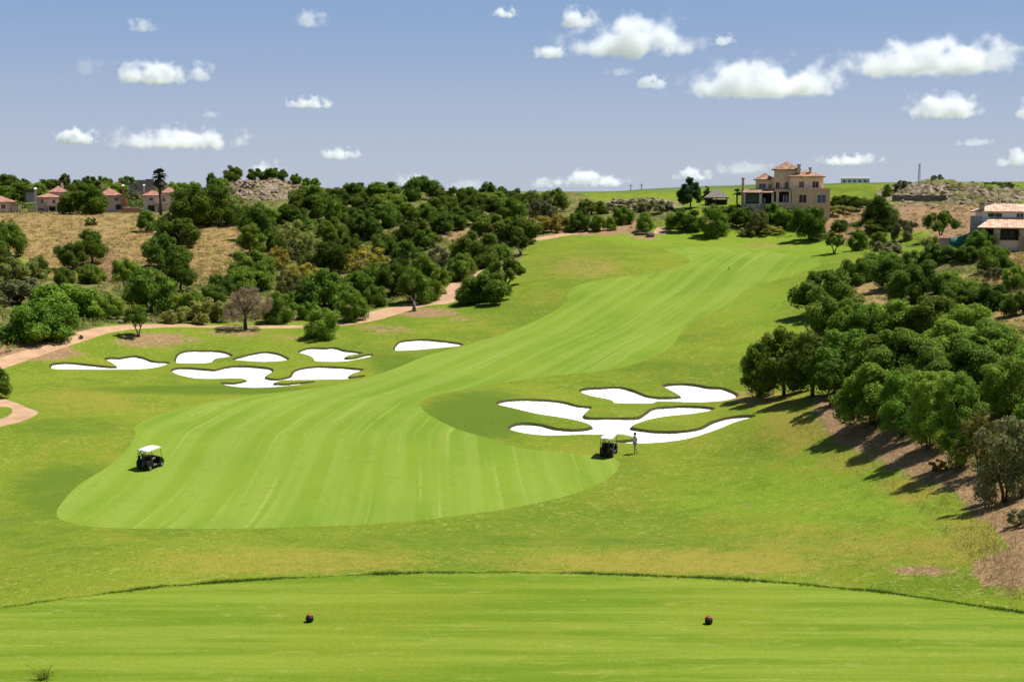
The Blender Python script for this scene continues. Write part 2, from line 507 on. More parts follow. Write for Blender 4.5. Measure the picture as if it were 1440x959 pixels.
BUNKERS = [
    ("long white sand bunker with a thin left arm, leftmost on the left slope", _sc((60, 460), 4.8, [(45, 265), (60, 243), (170, 235), (300, 246), (400, 257), (470, 264), (489, 258), (462, 236), (413, 212), (440, 202), (520, 202), (610, 189), (680, 202), (750, 226), (845, 232), (850, 244), (780, 268), (680, 281), (500, 285), (250, 284), (80, 281)])),
    ("rounded white sand bunker above the largest left bunker", _sc((60, 460), 4.8, [(893, 236), (900, 185), (950, 160), (1050, 153), (1200, 158), (1272, 180), (1278, 194), (1230, 203), (1170, 211), (1150, 229), (1120, 240), (1000, 243)])),
    ("thin crescent sand bunker between two larger ones in the upper left row", [(325, 505), (340, 500), (357, 496), (373, 494), (390, 496), (401, 500.5), (407, 504.5), (398, 507), (373, 508.5), (350, 507.5)]),
    ("white sand bunker with a split right end, nearest the round bush with dark shade", _sc((340, 460), 4.5, [(350, 155), (420, 128), (520, 128), (590, 126), (650, 143), (748, 156), (762, 166), (680, 177), (658, 190), (700, 191), (780, 172), (832, 169), (812, 186), (740, 201), (660, 215), (560, 218), (470, 214), (446, 198), (438, 184), (400, 170)])),
    ("largest sand bunker of the left slope, with grass tongues", [(240, 521.5), (244, 517.5), (260, 516), (289, 518), (302, 519), (316, 515.5), (333, 513.5), (360, 514.5), (380, 517), (385, 521), (376.5, 526.5), (376, 530.5), (391, 532), (406.5, 528), (411, 521.5), (424, 517), (446, 514.5), (473, 515), (511, 518.5), (505, 522), (493, 526.5), (494, 529.5), (511, 527), (512, 529.5), (491, 532.5), (451, 533.5),
      (418, 534), (398, 534.5), (386, 538.3), (407, 538.2), (438, 535.8), (441, 537.5), (418, 541), (384, 544), (358, 545), (331, 543.5), (312, 540), (311, 537.2), (331, 537.3), (344.5, 534), (338, 532), (310, 532.2), (279, 532), (256, 528)]),
    ("small lone sand bunker right of the others, beside the fairway", [(553.5, 492), (557, 482.5), (567, 478.5), (595, 476.5), (624, 479), (648.5, 482.5), (648, 486), (618, 489), (576, 492.5)]),
    ("two-lobed sand bunker touching the dark trees on the right", _sc((680, 520), 3.6, [(482, 106), (510, 90), (600, 86), (690, 84), (760, 100), (830, 128), (900, 136), (988, 132), (960, 110), (903, 78), (950, 68), (1050, 68), (1140, 83), (1220, 90), (1292, 125), (1230, 153), (1100, 163), (960, 160), (880, 159), (855, 168), (780, 169), (660, 166), (640, 150), (540, 130)])),
    ("largest sand bunker, branching white sand behind the golf cart and walker", _sc((680, 520), 3.6, [(58, 168), (120, 150), (270, 146), (400, 158), (480, 178), (548, 185), (530, 205), (513, 228), (540, 239), (650, 240), (760, 239), (800, 225), (850, 193), (940, 182), (1060, 180), (1165, 189), (1150, 205), (1050, 222), (920, 235), (820, 256), (752, 284), (790, 296), (870, 306), (1000, 305), (1090, 291), (1150, 260), (1240, 236), (1340, 226), (1380, 233),
      (1280, 262), (1180, 302), (1060, 341), (950, 361), (800, 371), (700, 369), (655, 358), (740, 350), (762, 341), (700, 325), (620, 327), (500, 326), (330, 331), (200, 318), (122, 295), (150, 272), (210, 264), (290, 272), (370, 291), (470, 298), (542, 285), (500, 262), (400, 241), (270, 221), (150, 193)])),
]

# ------------------------------------------------------------------ the sheet: a polar grid that is finest where the camera looks
V = np.stack([GX, GY, GZ], -1).reshape(-1, 3)
PX, PY = project(V)
front = V[:, 1] > 25
dist = np.hypot(V[:, 0], V[:, 1])
# the near ground under the camera and the sides: treat as plain rough
PX = np.where(front, PX, -5000)
PY = np.where(front, PY, -5000)

def soft_poly(pts, wd, dmin=0, dmax=9e9):
    p = np.array(pts, float)
    b = (PX > p[:, 0].min() - wd) & (PX < p[:, 0].max() + wd) & (PY > p[:, 1].min() - wd) & (PY < p[:, 1].max() + wd) & (dist > dmin) & (dist < dmax)
    o = np.zeros(len(V))
    o[b] = np.clip(0.5 + sdf(p, PX[b], PY[b]) / (2 * wd), 0, 1)
    return o

def ell(lst, dmin=0, dmax=9e9):
    o = np.zeros(len(V))
    for cx, cyy, rx, ry, a in lst:
        q = np.hypot((PX - cx) / rx, (PY - cyy) / ry)
        o = np.maximum(o, a * np.clip(1.45 - q, 0, 1) * ((dist > dmin) & (dist < dmax)))
    return o

soil = np.maximum(soft_poly([(1145, 560), (1190, 555), (1300, 600), (1470, 660), (1480, 850), (1435, 790), (1400, 745), (1340, 698), (1262, 658), (1185, 624), (1148, 592)], 26, 40, 140),
                  ell([(215, 478, 85, 15, .58), (330, 468, 60, 9, .55), (400, 475, 40, 8, .45), (40, 495, 80, 14, .9), (600, 440, 58, 8, .66), (650, 448, 36, 8, .45), (540, 462, 60, 9, .5), (1300, 802, 80, 10, .52), (1420, 800, 60, 40, .7), (1065, 802, 20, 4, .5),
                       (1200, 315, 55, 28, .9), (1290, 305, 70, 22, .9), (1355, 292, 75, 32, .9), (1180, 330, 45, 14, .7), (1345, 330, 40, 18, .9), (830, 324, 70, 9, .8), (870, 318, 40, 12, .8), (700, 330, 45, 12, .8), (645, 330, 45, 10, .8), (905, 333, 30, 7, .6), (670, 395, 40, 16, .7), (1052, 710, 8, 8, .42)], 40, 420),
                  )
soil = np.maximum(soil, ell([(150, 385, 18, 20, .8), (155, 372, 14, 30, .7), (500, 330, 40, 20, .5)], 100, 420))
straw = np.maximum(soft_poly([(-200, 296), (190, 296), (262, 318), (330, 306), (345, 350), (330, 385), (285, 400), (150, 402), (60, 385), (30, 360), (-200, 380)], 14, 150, 345),
                   ell([(335, 345, 30, 35, .9), (1425, 380, 50, 32, .95), (1250, 400, 45, 16, .8), (1330, 397, 60, 14, .8), (1430, 460, 40, 50, .85), (1220, 420, 34, 28, .8), (1060, 560, 80, 14, .5), (820, 376, 80, 20, .42), (960, 390, 70, 16, .4), (1010, 340, 50, 6, .3), (1075, 345, 60, 6, .45)], 60, 420))
scrub = np.maximum(soft_poly([(-300, 380), (20, 372), (100, 398), (280, 400), (345, 345), (320, 310), (230, 318), (190, 296), (330, 290), (430, 285), (480, 262), (800, 262), (870, 300), (880, 322), (800, 324), (745, 338), (735, 360), (700, 400), (660, 398), (628, 398), (600, 422), (520, 436), (480, 451), (300, 455), (150, 456), (60, 482), (-300, 560)], 9, 120, 480),
                     ell([(1280, 440, 140, 60, 1), (1350, 520, 120, 90, 1), (1400, 600, 60, 60, .8), (1330, 370, 130, 22, .8), (1080, 312, 130, 14, .8), (900, 300, 70, 20, .7), (1190, 300, 40, 12, .7)], 50, 320))
farleft = ((dist > 345) & (PX < 480) & (dist < 900)) * 1.0
scrub = np.maximum(scrub, farleft * .9)
lush = np.maximum.reduce([ell([(675, 585, 95, 42, .9), (560, 513, 55, 22, .7), (300, 548, 220, 9, .8), (760, 470, 60, 40, .55), (860, 515, 160, 14, .6), (700, 760, 420, 13, .5), (100, 690, 110, 60, .7), (100, 600, 120, 20, .55), (930, 600, 60, 10, .5), (860, 655, 90, 24, .5), (930, 700, 120, 20, .35), (30, 740, 120, 40, .5)], 60, 260)])
yel = np.maximum.reduce([ell([(1120, 600, 60, 34, .8), (1190, 650, 60, 24, .7), (1280, 690, 60, 26, .75), (1370, 750, 50, 30, .8), (1330, 775, 110, 30, .75), (820, 375, 100, 26, .62), (960, 388, 80, 18, .55), (120, 562, 110, 26, .65), (400, 790, 260, 28, .7), (950, 790, 330, 24, .85), (1180, 770, 220, 50, .6), (300, 470, 300, 20, .35), (640, 455, 70, 20, .5), (1080, 562, 90, 20, .8), (1010, 590, 50, 10, .6), (1110, 620, 50, 30, .6), (560, 470, 40, 20, .5), (820, 340, 100, 10, .35), (1060, 345, 70, 8, .5), (330, 700, 1, 1, 0)], 40, 280)])
rock = np.maximum(ell([(372, 266, 62, 17, 1), (420, 275, 40, 10, .8)], 345, 450), ell([(1320, 272, 95, 20, .9), (1400, 275, 80, 16, .7), (1260, 275, 30, 10, .9)], 300, 420))
rock = np.maximum(rock, ell([(900, 288, 70, 10, .8)], 270, 480))
farf = sst(430, 470, dist) * (PX > 470) + sst(900, 1000, dist)
farf = np.clip(farf, 0, 1)
SHIFT = 0.10 * 6
bright = ell([(1080, 350, 110, 26, .95), (960, 335, 150, 12, .9), (1060, 430, 70, 40, .6), (1080, 480, 60, 40, .55), (1180, 690, 170, 60, .85), (1050, 700, 160, 40, .6), (620, 462, 90, 18, .5), (60, 590, 60, 14, .35), (780, 395, 60, 20, .3), (300, 700, 30, 10, .2)], 40, 290)
mA = np.stack([soil, straw, scrub, lush], 1).astype(np.float32)
mB = np.stack([yel, rock, farf, bright], 1).astype(np.float32)
cent = np.interp(V[:, 1], [60, 80, 105, 122, 150, 190, 222, 255], [-8, -9, -10.5, -8, 5, 23, 36, 37])
mow = (V[:, 0] - cent).astype(np.float32)

# ------------------------------------------------------------------ outlines: signed distances, and sand cut down into the land
feats = []          # (key, sdf over all vertices)
BIG = -50.0
def feat(key, poly):
    f = np.full(len(V), BIG)
    m = 2.0
    b = (V[:, 0] > poly[:, 0].min() - m) & (V[:, 0] < poly[:, 0].max() + m) & (V[:, 1] > poly[:, 1].min() - m) & (V[:, 1] < poly[:, 1].max() + m)
    f[b] = sdf(poly, V[b, 0], V[b, 1])
    feats.append((key, f))
    return f
feat('tee', TEE)
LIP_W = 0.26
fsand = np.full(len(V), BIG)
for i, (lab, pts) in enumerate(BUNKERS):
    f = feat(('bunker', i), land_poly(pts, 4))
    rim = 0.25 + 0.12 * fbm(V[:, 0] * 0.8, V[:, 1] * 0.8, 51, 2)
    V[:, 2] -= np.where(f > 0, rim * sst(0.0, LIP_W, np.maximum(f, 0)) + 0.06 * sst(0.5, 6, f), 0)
    fsand = np.maximum(fsand, f)
for k, (lab, pts) in PATHS.items():
    feat(('path', k), land_poly(pts, 4))
feat('fairway', land_poly(FAIRWAY, 4))

# cells
ii = np.arange(NR * NC).reshape(NR, NC)
nx = np.roll(ii, -1, axis=1)
# AZ order: dense left->right, then 27..180, then -178..-27: wraps round
quads = np.stack([ii[:-1], nx[:-1], nx[1:], ii[1:]], -1).reshape(-1, 4)[:, ::-1]
own = np.full(len(quads), -1)
mixed = []
for k, (key, f) in enumerate(feats):
    c = (f[quads] > 0).sum(1)
    full = (c == 4) & (own == -1)
    mx = (c > 0) & (c < 4) & (own == -1)
    own[full] = k
    own[mx] = -2
    mixed.append(np.nonzero(mx)[0])
newv, newA, newB, newM, newL = [], [], [], [], []
nbase = len(V)
poly_out = {k: [] for k in range(-1, len(feats))}
for k, cells in enumerate(mixed):
    f = feats[k][1]
    cache = {}
    for q in quads[cells].tolist():
        a, b = [], []
        for j in range(4):
            p, s = q[j], q[(j + 1) % 4]
            fp, fs = f[p], f[s]
            (a if fp > 0 else b).append(p)
            if (fp > 0) != (fs > 0):
                key = (p, s) if p < s else (s, p)
                v = cache.get(key)
                if v is None:
                    u, t2 = key
                    t = f[u] / (f[u] - f[t2])
                    v = nbase + len(newv)
                    cache[key] = v
                    newv.append(V[u] + (V[t2] - V[u]) * t)
                    newA.append(mA[u] + (mA[t2] - mA[u]) * t)
                    newB.append(mB[u] + (mB[t2] - mB[u]) * t)
                    newM.append(mow[u] + (mow[t2] - mow[u]) * t)
                    newL.append(fsand[u] + (fsand[t2] - fsand[u]) * t)
                a.append(v)
                b.append(v)
        if len(a) > 2:
            poly_out[k].append(a)
        if len(b) > 2:
            poly_out[-1].append(b)
VV = np.concatenate([V, np.array(newv)])
AA = np.concatenate([mA, np.array(newA, dtype=np.float32)])
BB = np.concatenate([mB, np.array(newB, dtype=np.float32)])
MM = np.concatenate([mow, np.array(newM, dtype=np.float32)])
LL = np.concatenate([fsand, np.array(newL)])

def split_level(polys, lvl):
    """cut polygons along the line where the sand distance equals lvl; returns (inside, outside) and grows the vertex arrays"""
    global VV, AA, BB, MM, LL
    ins, out, cache, add = [], [], {}, []
    n0 = len(VV)
    val = LL - lvl
    for q in polys:
        vals = [val[i] for i in q]
        if min(vals) > 0:
            ins.append(q)
            continue
        if max(vals) <= 0:
            out.append(q)
            continue
        a, b = [], []
        for j in range(len(q)):
            p, s = q[j], q[(j + 1) % len(q)]
            fp, fs = vals[j], vals[(j + 1) % len(q)]
            (a if fp > 0 else b).append(p)
            if (fp > 0) != (fs > 0):
                key = (p, s) if p < s else (s, p)
                v = cache.get(key)
                if v is None:
                    v = n0 + len(add)
                    cache[key] = v
                    t = val[key[0]] / (val[key[0]] - val[key[1]])
                    add.append((key[0], key[1], t))
                a.append(v)
                b.append(v)
        if len(a) > 2:
            ins.append(a)
        if len(b) > 2:
            out.append(b)
    if add:
        u, w_, t = (np.array(x) for x in zip(*add))
        mixv = lambda A: np.concatenate([A, A[u] + (A[w_] - A[u]) * (t[:, None] if A.ndim > 1 else t)])
        VV, AA, BB, MM, LL = (mixv(A) for A in (VV, AA, BB, MM, LL))
    return ins, out


def sheet(name, mat, qsel, polys, parent=None):
    fl = [quads[qsel].ravel()] + [np.array([i for p in polys for i in p], dtype=np.int64)]
    lt = [np.full(len(qsel), 4)] + [np.array([len(p) for p in polys], dtype=np.int64)]
    fl, lt = np.concatenate(fl).astype(np.int64), np.concatenate(lt).astype(np.int64)
    u, inv = np.unique(fl, return_inverse=True)
    me = mesh_np(name, VV[u], inv, lt, mat, smooth=True)
    for an, arr in (("mask_a", AA), ("mask_b", BB)):
        at_ = me.attributes.new(an, 'FLOAT_COLOR', 'POINT')
        at_.data.foreach_set("color", arr[u].astype(np.float32).ravel())
    at_ = me.attributes.new("mow", 'FLOAT', 'POINT')
    at_.data.foreach_set("value", MM[u].astype(np.float32))
    return link_mesh(name, me, parent)

# ------------------------------------------------------------------ ground materials
GR_A, GR_B = (0.086, 0.132, 0.0095), (0.128, 0.168, 0.0125)
YELLOW = (0.205, 0.172, 0.030)
LUSH = (0.070, 0.114, 0.0110)
BRIGHT = (0.128, 0.195, 0.0130)
SOIL_A, SOIL_B = (0.165, 0.102, 0.052), (0.275, 0.178, 0.094)
STRAW_A, STRAW_B = (0.165, 0.108, 0.036), (0.305, 0.21, 0.092)

def rough_mat():
    t = NT("rough_grass")
    p = t.pos()
    a, b = t.attr("mask_a"), t.attr("mask_b")
    sa, sb = t.n("SeparateColor"), t.n("SeparateColor")
    t.L(a.outputs["Color"], sa.inputs[0])
    t.L(b.outputs["Color"], sb.inputs[0])
    n1 = t.noise(p, 0.05, 3)
    n2 = t.noise(p, 0.33, 4, 0.6, 1.2)
    n3 = t.noise(p, 1.9, 4, 0.65, 1.6)
    n4 = t.noise(p, 7.0, 3, 0.7)
    def thr(mask, n, amp=0.9, lo=0.42, hi=0.62):
        return t.rng(t.math('ADD', mask, t.math('MULTIPLY', t.math('SUBTRACT', n, 0.5), amp)), lo, hi)
    c = t.mix(t.rng(n1, 0.35, 0.65), GR_A, GR_B)
    c = t.mix(t.math('MULTIPLY', t.rng(n3, 0.45, 0.7), 0.45), c, (0.150, 0.175, 0.024))
    c = t.mix(t.math('MULTIPLY', t.rng(t.math('ADD', b.outputs["Alpha"], t.math('MULTIPLY', t.math('SUBTRACT', n2, 0.5), 0.5)), 0.2, 0.8), 0.85), c, BRIGHT)
    n5 = t.noise(p, 0.17, 4, 0.62, 1.0)
    c = t.mix(t.math('MULTIPLY', t.rng(n5, 0.5, 0.66), 0.4), c, (0.175, 0.165, 0.020))
    c = t.mix(t.math('MULTIPLY', t.rng(n5, 0.46, 0.32), 0.5), c, (0.072, 0.118, 0.008))
    # pale mown strands curling over the rough
    rd = t.math('ABSOLUTE', t.math('SUBTRACT', t.noise(p, 0.42, 3, 0.5, 2.2), 0.5))
    strand = t.math('MULTIPLY', t.rng(rd, 0.0, 0.035, 1.0, 0.0), t.rng(n3, 0.4, 0.62))
    c = t.mix(t.math('MULTIPLY', strand, 0.6), c, (0.245, 0.245, 0.068))
    nn = t.math('ADD', t.math('MULTIPLY', n2, 0.6), t.math('MULTIPLY', n3, 0.4))
    c = t.mix(t.math('MULTIPLY', thr(sb.outputs[0], nn, 1.6, 0.35, 0.95), 0.9), c, YELLOW)
    c = t.mix(t.math('MULTIPLY', thr(a.outputs["Alpha"], nn, 1.0, 0.3, 0.8), 0.9), c, LUSH)
    # scrub floor under the hillside bushes
    sc_c = t.mix(t.rng(n2, 0.4, 0.62), (0.05, 0.07, 0.014), (0.15, 0.135, 0.04))
    sc_c = t.mix(t.rng(n3, 0.52, 0.68), sc_c, (0.19, 0.135, 0.07))
    c = t.mix(thr(sa.outputs[2], n2, 0.5), c, sc_c)
    st = t.mix(t.rng(n3, 0.3, 0.7), STRAW_A, STRAW_B)
    st = t.mix(t.rng(n2, 0.5, 0.64), st, (0.125, 0.125, 0.026))
    c = t.mix(thr(sa.outputs[1], nn, 1.0, 0.35, 0.6), c, st)
    so_ = t.mix(t.rng(n3, 0.35, 0.68), SOIL_A, SOIL_B)
    c = t.mix(thr(sa.outputs[0], nn, 1.3, 0.38, 0.62), c, so_)
    rk = t.mix(t.rng(t.noise(p, 0.7, 5, 0.7), 0.35, 0.65), (0.085, 0.065, 0.045), (0.29, 0.225, 0.165))
    rk = t.mix(t.rng(t.noise(p, 0.16, 4), 0.5, 0.62), rk, (0.12, 0.115, 0.035))
    c = t.mix(thr(sb.outputs[1], nn, 0.8), c, rk)
    # far fields in planted rows
    wv = t.n("TexWave", wave_type='BANDS', bands_direction='DIAGONAL')
    wv.inputs["Scale"].default_value = 0.16
    wv.inputs["Distortion"].default_value = 1.2
    t.L(p, wv.inputs["Vector"])
    ff = t.mix(t.rng(t.noise(p, 0.02, 4), 0.35, 0.65), (0.055, 0.098, 0.020), (0.090, 0.135, 0.028))
    ff = t.mix(t.math('MULTIPLY', wv.outputs["Fac"], 0.30), ff, (0.14, 0.135, 0.05))
    c = t.mix(sb.outputs[2], c, ff)
    # fine grain
    c = t.mix(1.0, c, t.n("CombineColor").outputs[0], 'MULTIPLY') if False else c
    g = t.rng(t.math('ADD', t.math('MULTIPLY', n4, 0.6), t.math('MULTIPLY', n3, 0.4)), 0.25, 0.75, 0.78, 1.2, False)
    v = t.n("VectorMath", operation='SCALE')
    t.L(c, v.inputs[0])
    t.L(g, v.inputs["Scale"])
    t.L(v.outputs[0], t.b.inputs["Base Color"])
    t.bump(t.math('ADD', n4, n3), 0.5, 0.12)
    t.b.inputs["Roughness"].default_value = 1.0
    t.b.inputs["Specular IOR Level"].default_value = 0.05
    return t.m

def fairway_mat():
    t = NT("fairway_grass")
    p = t.pos()
    m = t.attr("mow").outputs["Fac"]
    n1, n2, n3, n4 = t.noise(p, 0.07, 3), t.noise(p, 0.6, 4, 0.6, 0.8), t.noise(p, 3.0, 3, 0.6), t.noise(p, 9.0, 2)
    c = t.mix(t.rng(n1, 0.38, 0.62), (0.108, 0.170, 0.0150), (0.132, 0.190, 0.0180))
    # broad mowing bands and thin pale mower tracks, both running along the hole
    cv = t.n("CombineXYZ")
    t.L(t.math('MULTIPLY', m, 0.5), cv.inputs[0])
    sep = t.n("SeparateXYZ")
    t.L(p, sep.inputs[0])
    t.L(t.math('MULTIPLY', sep.outputs[1], 0.012), cv.inputs[1])
    band = t.noise(cv.outputs[0], 1.0, 2)
    c = t.mix(t.math('MULTIPLY', t.rng(band, 0.41, 0.59), 0.46), c, (0.170, 0.222, 0.038))
    cv2 = t.n("CombineXYZ")
    t.L(t.math('MULTIPLY', m, 1.7), cv2.inputs[0])
    t.L(t.math('MULTIPLY', sep.outputs[1], 0.03), cv2.inputs[1])
    line = t.noise(cv2.outputs[0], 1.0, 1)
    lm = t.math('MULTIPLY', t.rng(line, 0.58, 0.74), t.rng(n2, 0.30, 0.55))
    c = t.mix(t.math('MULTIPLY', lm, 0.42), c, (0.225, 0.260, 0.062))
    c = t.mix(t.math('MULTIPLY', t.rng(n2, 0.55, 0.75), 0.35), c, (0.095, 0.152, 0.014))
    g = t.rng(t.math('ADD', t.math('MULTIPLY', n4, 0.5), t.math('MULTIPLY', n3, 0.5)), 0.25, 0.75, 0.87, 1.13, False)
    v = t.n("VectorMath", operation='SCALE')
    t.L(c, v.inputs[0])
    t.L(g, v.inputs["Scale"])
    t.L(v.outputs[0], t.b.inputs["Base Color"])
    t.bump(t.math('ADD', n4, n3), 0.25, 0.05)
    t.b.inputs["Roughness"].default_value = 1.0
    t.b.inputs["Specular IOR Level"].default_value = 0.05
    return t.m

def tee_mat():
    t = NT("tee_grass")
    p = t.pos()
    ps = t.scale(p, (0.07, 1.0, 1.0))
    n1 = t.noise(ps, 1.7, 6, 0.68)
    n2 = t.noise(t.scale(p, (0.3, 1, 1)), 4.5, 4, 0.65)
    n3 = t.noise(t.scale(p, (0.45, 1, 1)), 22.0, 3, 0.7)
    n0 = t.noise(p, 0.25, 3)
    n6 = t.noise(t.scale(p, (0.7, 1, 1)), 42.0, 2, 0.7)
    c = t.mix(t.rng(n1, 0.36, 0.64), (0.086, 0.138, 0.0090), (0.142, 0.186, 0.0200))
    c = t.mix(t.math('MULTIPLY', t.rng(n0, 0.45, 0.65), 0.4), c, (0.146, 0.166, 0.014))
    c = t.mix(t.math('MULTIPLY', t.rng(n2, 0.55, 0.72), 0.5), c, (0.195, 0.215, 0.052))
    c = t.mix(t.math('MULTIPLY', t.rng(n3, 0.62, 0.75), 0.5), c, (0.05, 0.085, 0.012))
    g = t.rng(t.math('ADD', t.math('MULTIPLY', n3, 0.5), t.math('MULTIPLY', n6, 0.5)), 0.3, 0.7, 0.72, 1.28, False)
    v = t.n("VectorMath", operation='SCALE')
    t.L(c, v.inputs[0])
    t.L(g, v.inputs["Scale"])
    t.L(v.outputs[0], t.b.inputs["Base Color"])
    t.bump(n3, 0.35, 0.02)
    t.b.inputs["Roughness"].default_value = 1.0
    t.b.inputs["Specular IOR Level"].default_value = 0.05
    return t.m

def sand_mat():
    t = NT("white_sand")
    p = t.pos()
    c = t.mix(t.rng(t.noise(p, 0.8, 4), 0.35, 0.65), (0.60, 0.575, 0.53), (0.70, 0.68, 0.64))
    t.col(c)
    t.bump(t.noise(p, 5.0, 3), 0.15, 0.03)
    return t.m

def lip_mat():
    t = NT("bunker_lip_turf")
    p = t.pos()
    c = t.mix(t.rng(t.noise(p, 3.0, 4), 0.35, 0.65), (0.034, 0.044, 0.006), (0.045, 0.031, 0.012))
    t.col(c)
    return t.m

def path_mat():
    t = NT("path_surface")
    p = t.pos()
    c = t.mix(t.rng(t.noise(p, 0.5, 4), 0.3, 0.7), (0.29, 0.175, 0.098), (0.39, 0.245, 0.145))
    c = t.mix(t.math('MULTIPLY', t.rng(t.noise(p, 2.5, 4), 0.5, 0.7), 0.35), c, (0.42, 0.29, 0.19))
    t.col(c)
    return t.m

M_ROUGH = rough_mat()
M_SAND, M_LIP, M_PATH = sand_mat(), lip_mat(), path_mat()
tag(sheet("ground", M_ROUGH, np.nonzero(own == -1)[0], poly_out[-1]), kind="structure")
for k, (key, f) in enumerate(feats):
    q = np.nonzero(own == k)[0]
    if key == 'tee':
        tag(sheet("tee_ground", tee_mat(), q, poly_out[k]), kind="structure")
    elif key == 'fairway':
        tag(sheet("fairway", fairway_mat(), q, poly_out[k]), kind="structure")
    elif key[0] == 'path':
        tag(sheet("path", M_PATH, q, poly_out[k]), kind="structure")
    else:
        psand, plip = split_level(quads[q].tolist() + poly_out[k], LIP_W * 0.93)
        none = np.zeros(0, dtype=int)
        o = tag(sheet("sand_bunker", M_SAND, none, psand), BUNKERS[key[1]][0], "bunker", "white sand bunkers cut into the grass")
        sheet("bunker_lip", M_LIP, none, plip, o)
print("sheet", len(VV), "cells", len(quads), "mixed", sum(len(m) for m in mixed))
# ------------------------------------------------------------------ foliage
def leaf_mat(name, dark, lite, warm=None, transl=0.25, huevar=0.38):
    t = NT(name)
    geo = t.n("NewGeometry")
    oi = t.n("ObjectInfo")
    c = t.mix(geo.outputs["Random Per Island"], dark, lite)
    if warm:
        w_ = t.rng(t.noise(t.obj(), 3.0, 3), 0.52, 0.68)
        c = t.mix(t.math('MULTIPLY', w_, 0.7), c, warm)
    # each plant a little lighter, darker or yellower than the next
    hs = t.n("HueSaturation")
    t.L(c, hs.inputs["Color"])
    t.L(t.rng(oi.outputs["Random"], 0, 1, 1 - huevar, 1 + huevar, False), hs.inputs["Value"])
    r2 = t.math('FRACT', t.math('MULTIPLY', oi.outputs["Random"], 7.31))
    t.L(t.rng(r2, 0, 1, 0.485, 0.515, False), hs.inputs["Hue"])
    t.L(hs.outputs[0], t.b.inputs["Base Color"])
    t.b.inputs["Roughness"].default_value = 0.6
    t.b.inputs["Specular IOR Level"].default_value = 0.06
    tr = t.n("BsdfTranslucent")
    t.L(hs.outputs[0], tr.inputs["Color"])
    ms = t.n("MixShader")
    ms.inputs[0].default_value = transl
    t.L(t.b.outputs[0], ms.inputs[1])
    t.L(tr.outputs[0], ms.inputs[2])
    t.L(ms.outputs[0], t.out.inputs["Surface"])
    return t.m

LEAF = {
    'oak': leaf_mat("leaf_oak", (0.0585, 0.0976, 0.0120), (0.1514, 0.2196, 0.0239), None, 0.42),
    'shrub': leaf_mat("leaf_shrub", (0.0814, 0.1415, 0.0154), (0.1931, 0.2867, 0.0308), None, 0.42),
    'olive': leaf_mat("leaf_olive", (0.165, 0.185, 0.036), (0.30, 0.315, 0.080), None, 0.42),
    'yellow': leaf_mat("leaf_yellow", (0.21, 0.195, 0.022), (0.43, 0.37, 0.06), (0.48, 0.37, 0.05), 0.35),
    'grey': leaf_mat("leaf_grey", (0.095, 0.105, 0.030), (0.235, 0.235, 0.10), (0.30, 0.27, 0.15)),
    'bare': leaf_mat("twigs_brown", (0.14, 0.090, 0.060), (0.27, 0.18, 0.125), None, 0.1),
    'pine': leaf_mat("leaf_pine", (0.0773, 0.1366, 0.0137), (0.1931, 0.2928, 0.0274), None, 0.42),
    'leafy': leaf_mat("leaf_bright", (0.0898, 0.1537, 0.0171), (0.2401, 0.3476, 0.0410), None, 0.4),
    'rust': leaf_mat("leaf_rust", (0.12, 0.094, 0.020), (0.235, 0.18, 0.040)),
    'dark': leaf_mat("leaf_conifer", (0.0234, 0.0514, 0.0150), (0.0630, 0.1124, 0.0270)),
}
M_BARK = flat_mat("bark", (0.085, 0.062, 0.045), 0.95, 0.4, 2.0)
M_DEAD = flat_mat("grey_dead_wood", (0.14, 0.115, 0.09), 0.95, 0.4, 3.0)

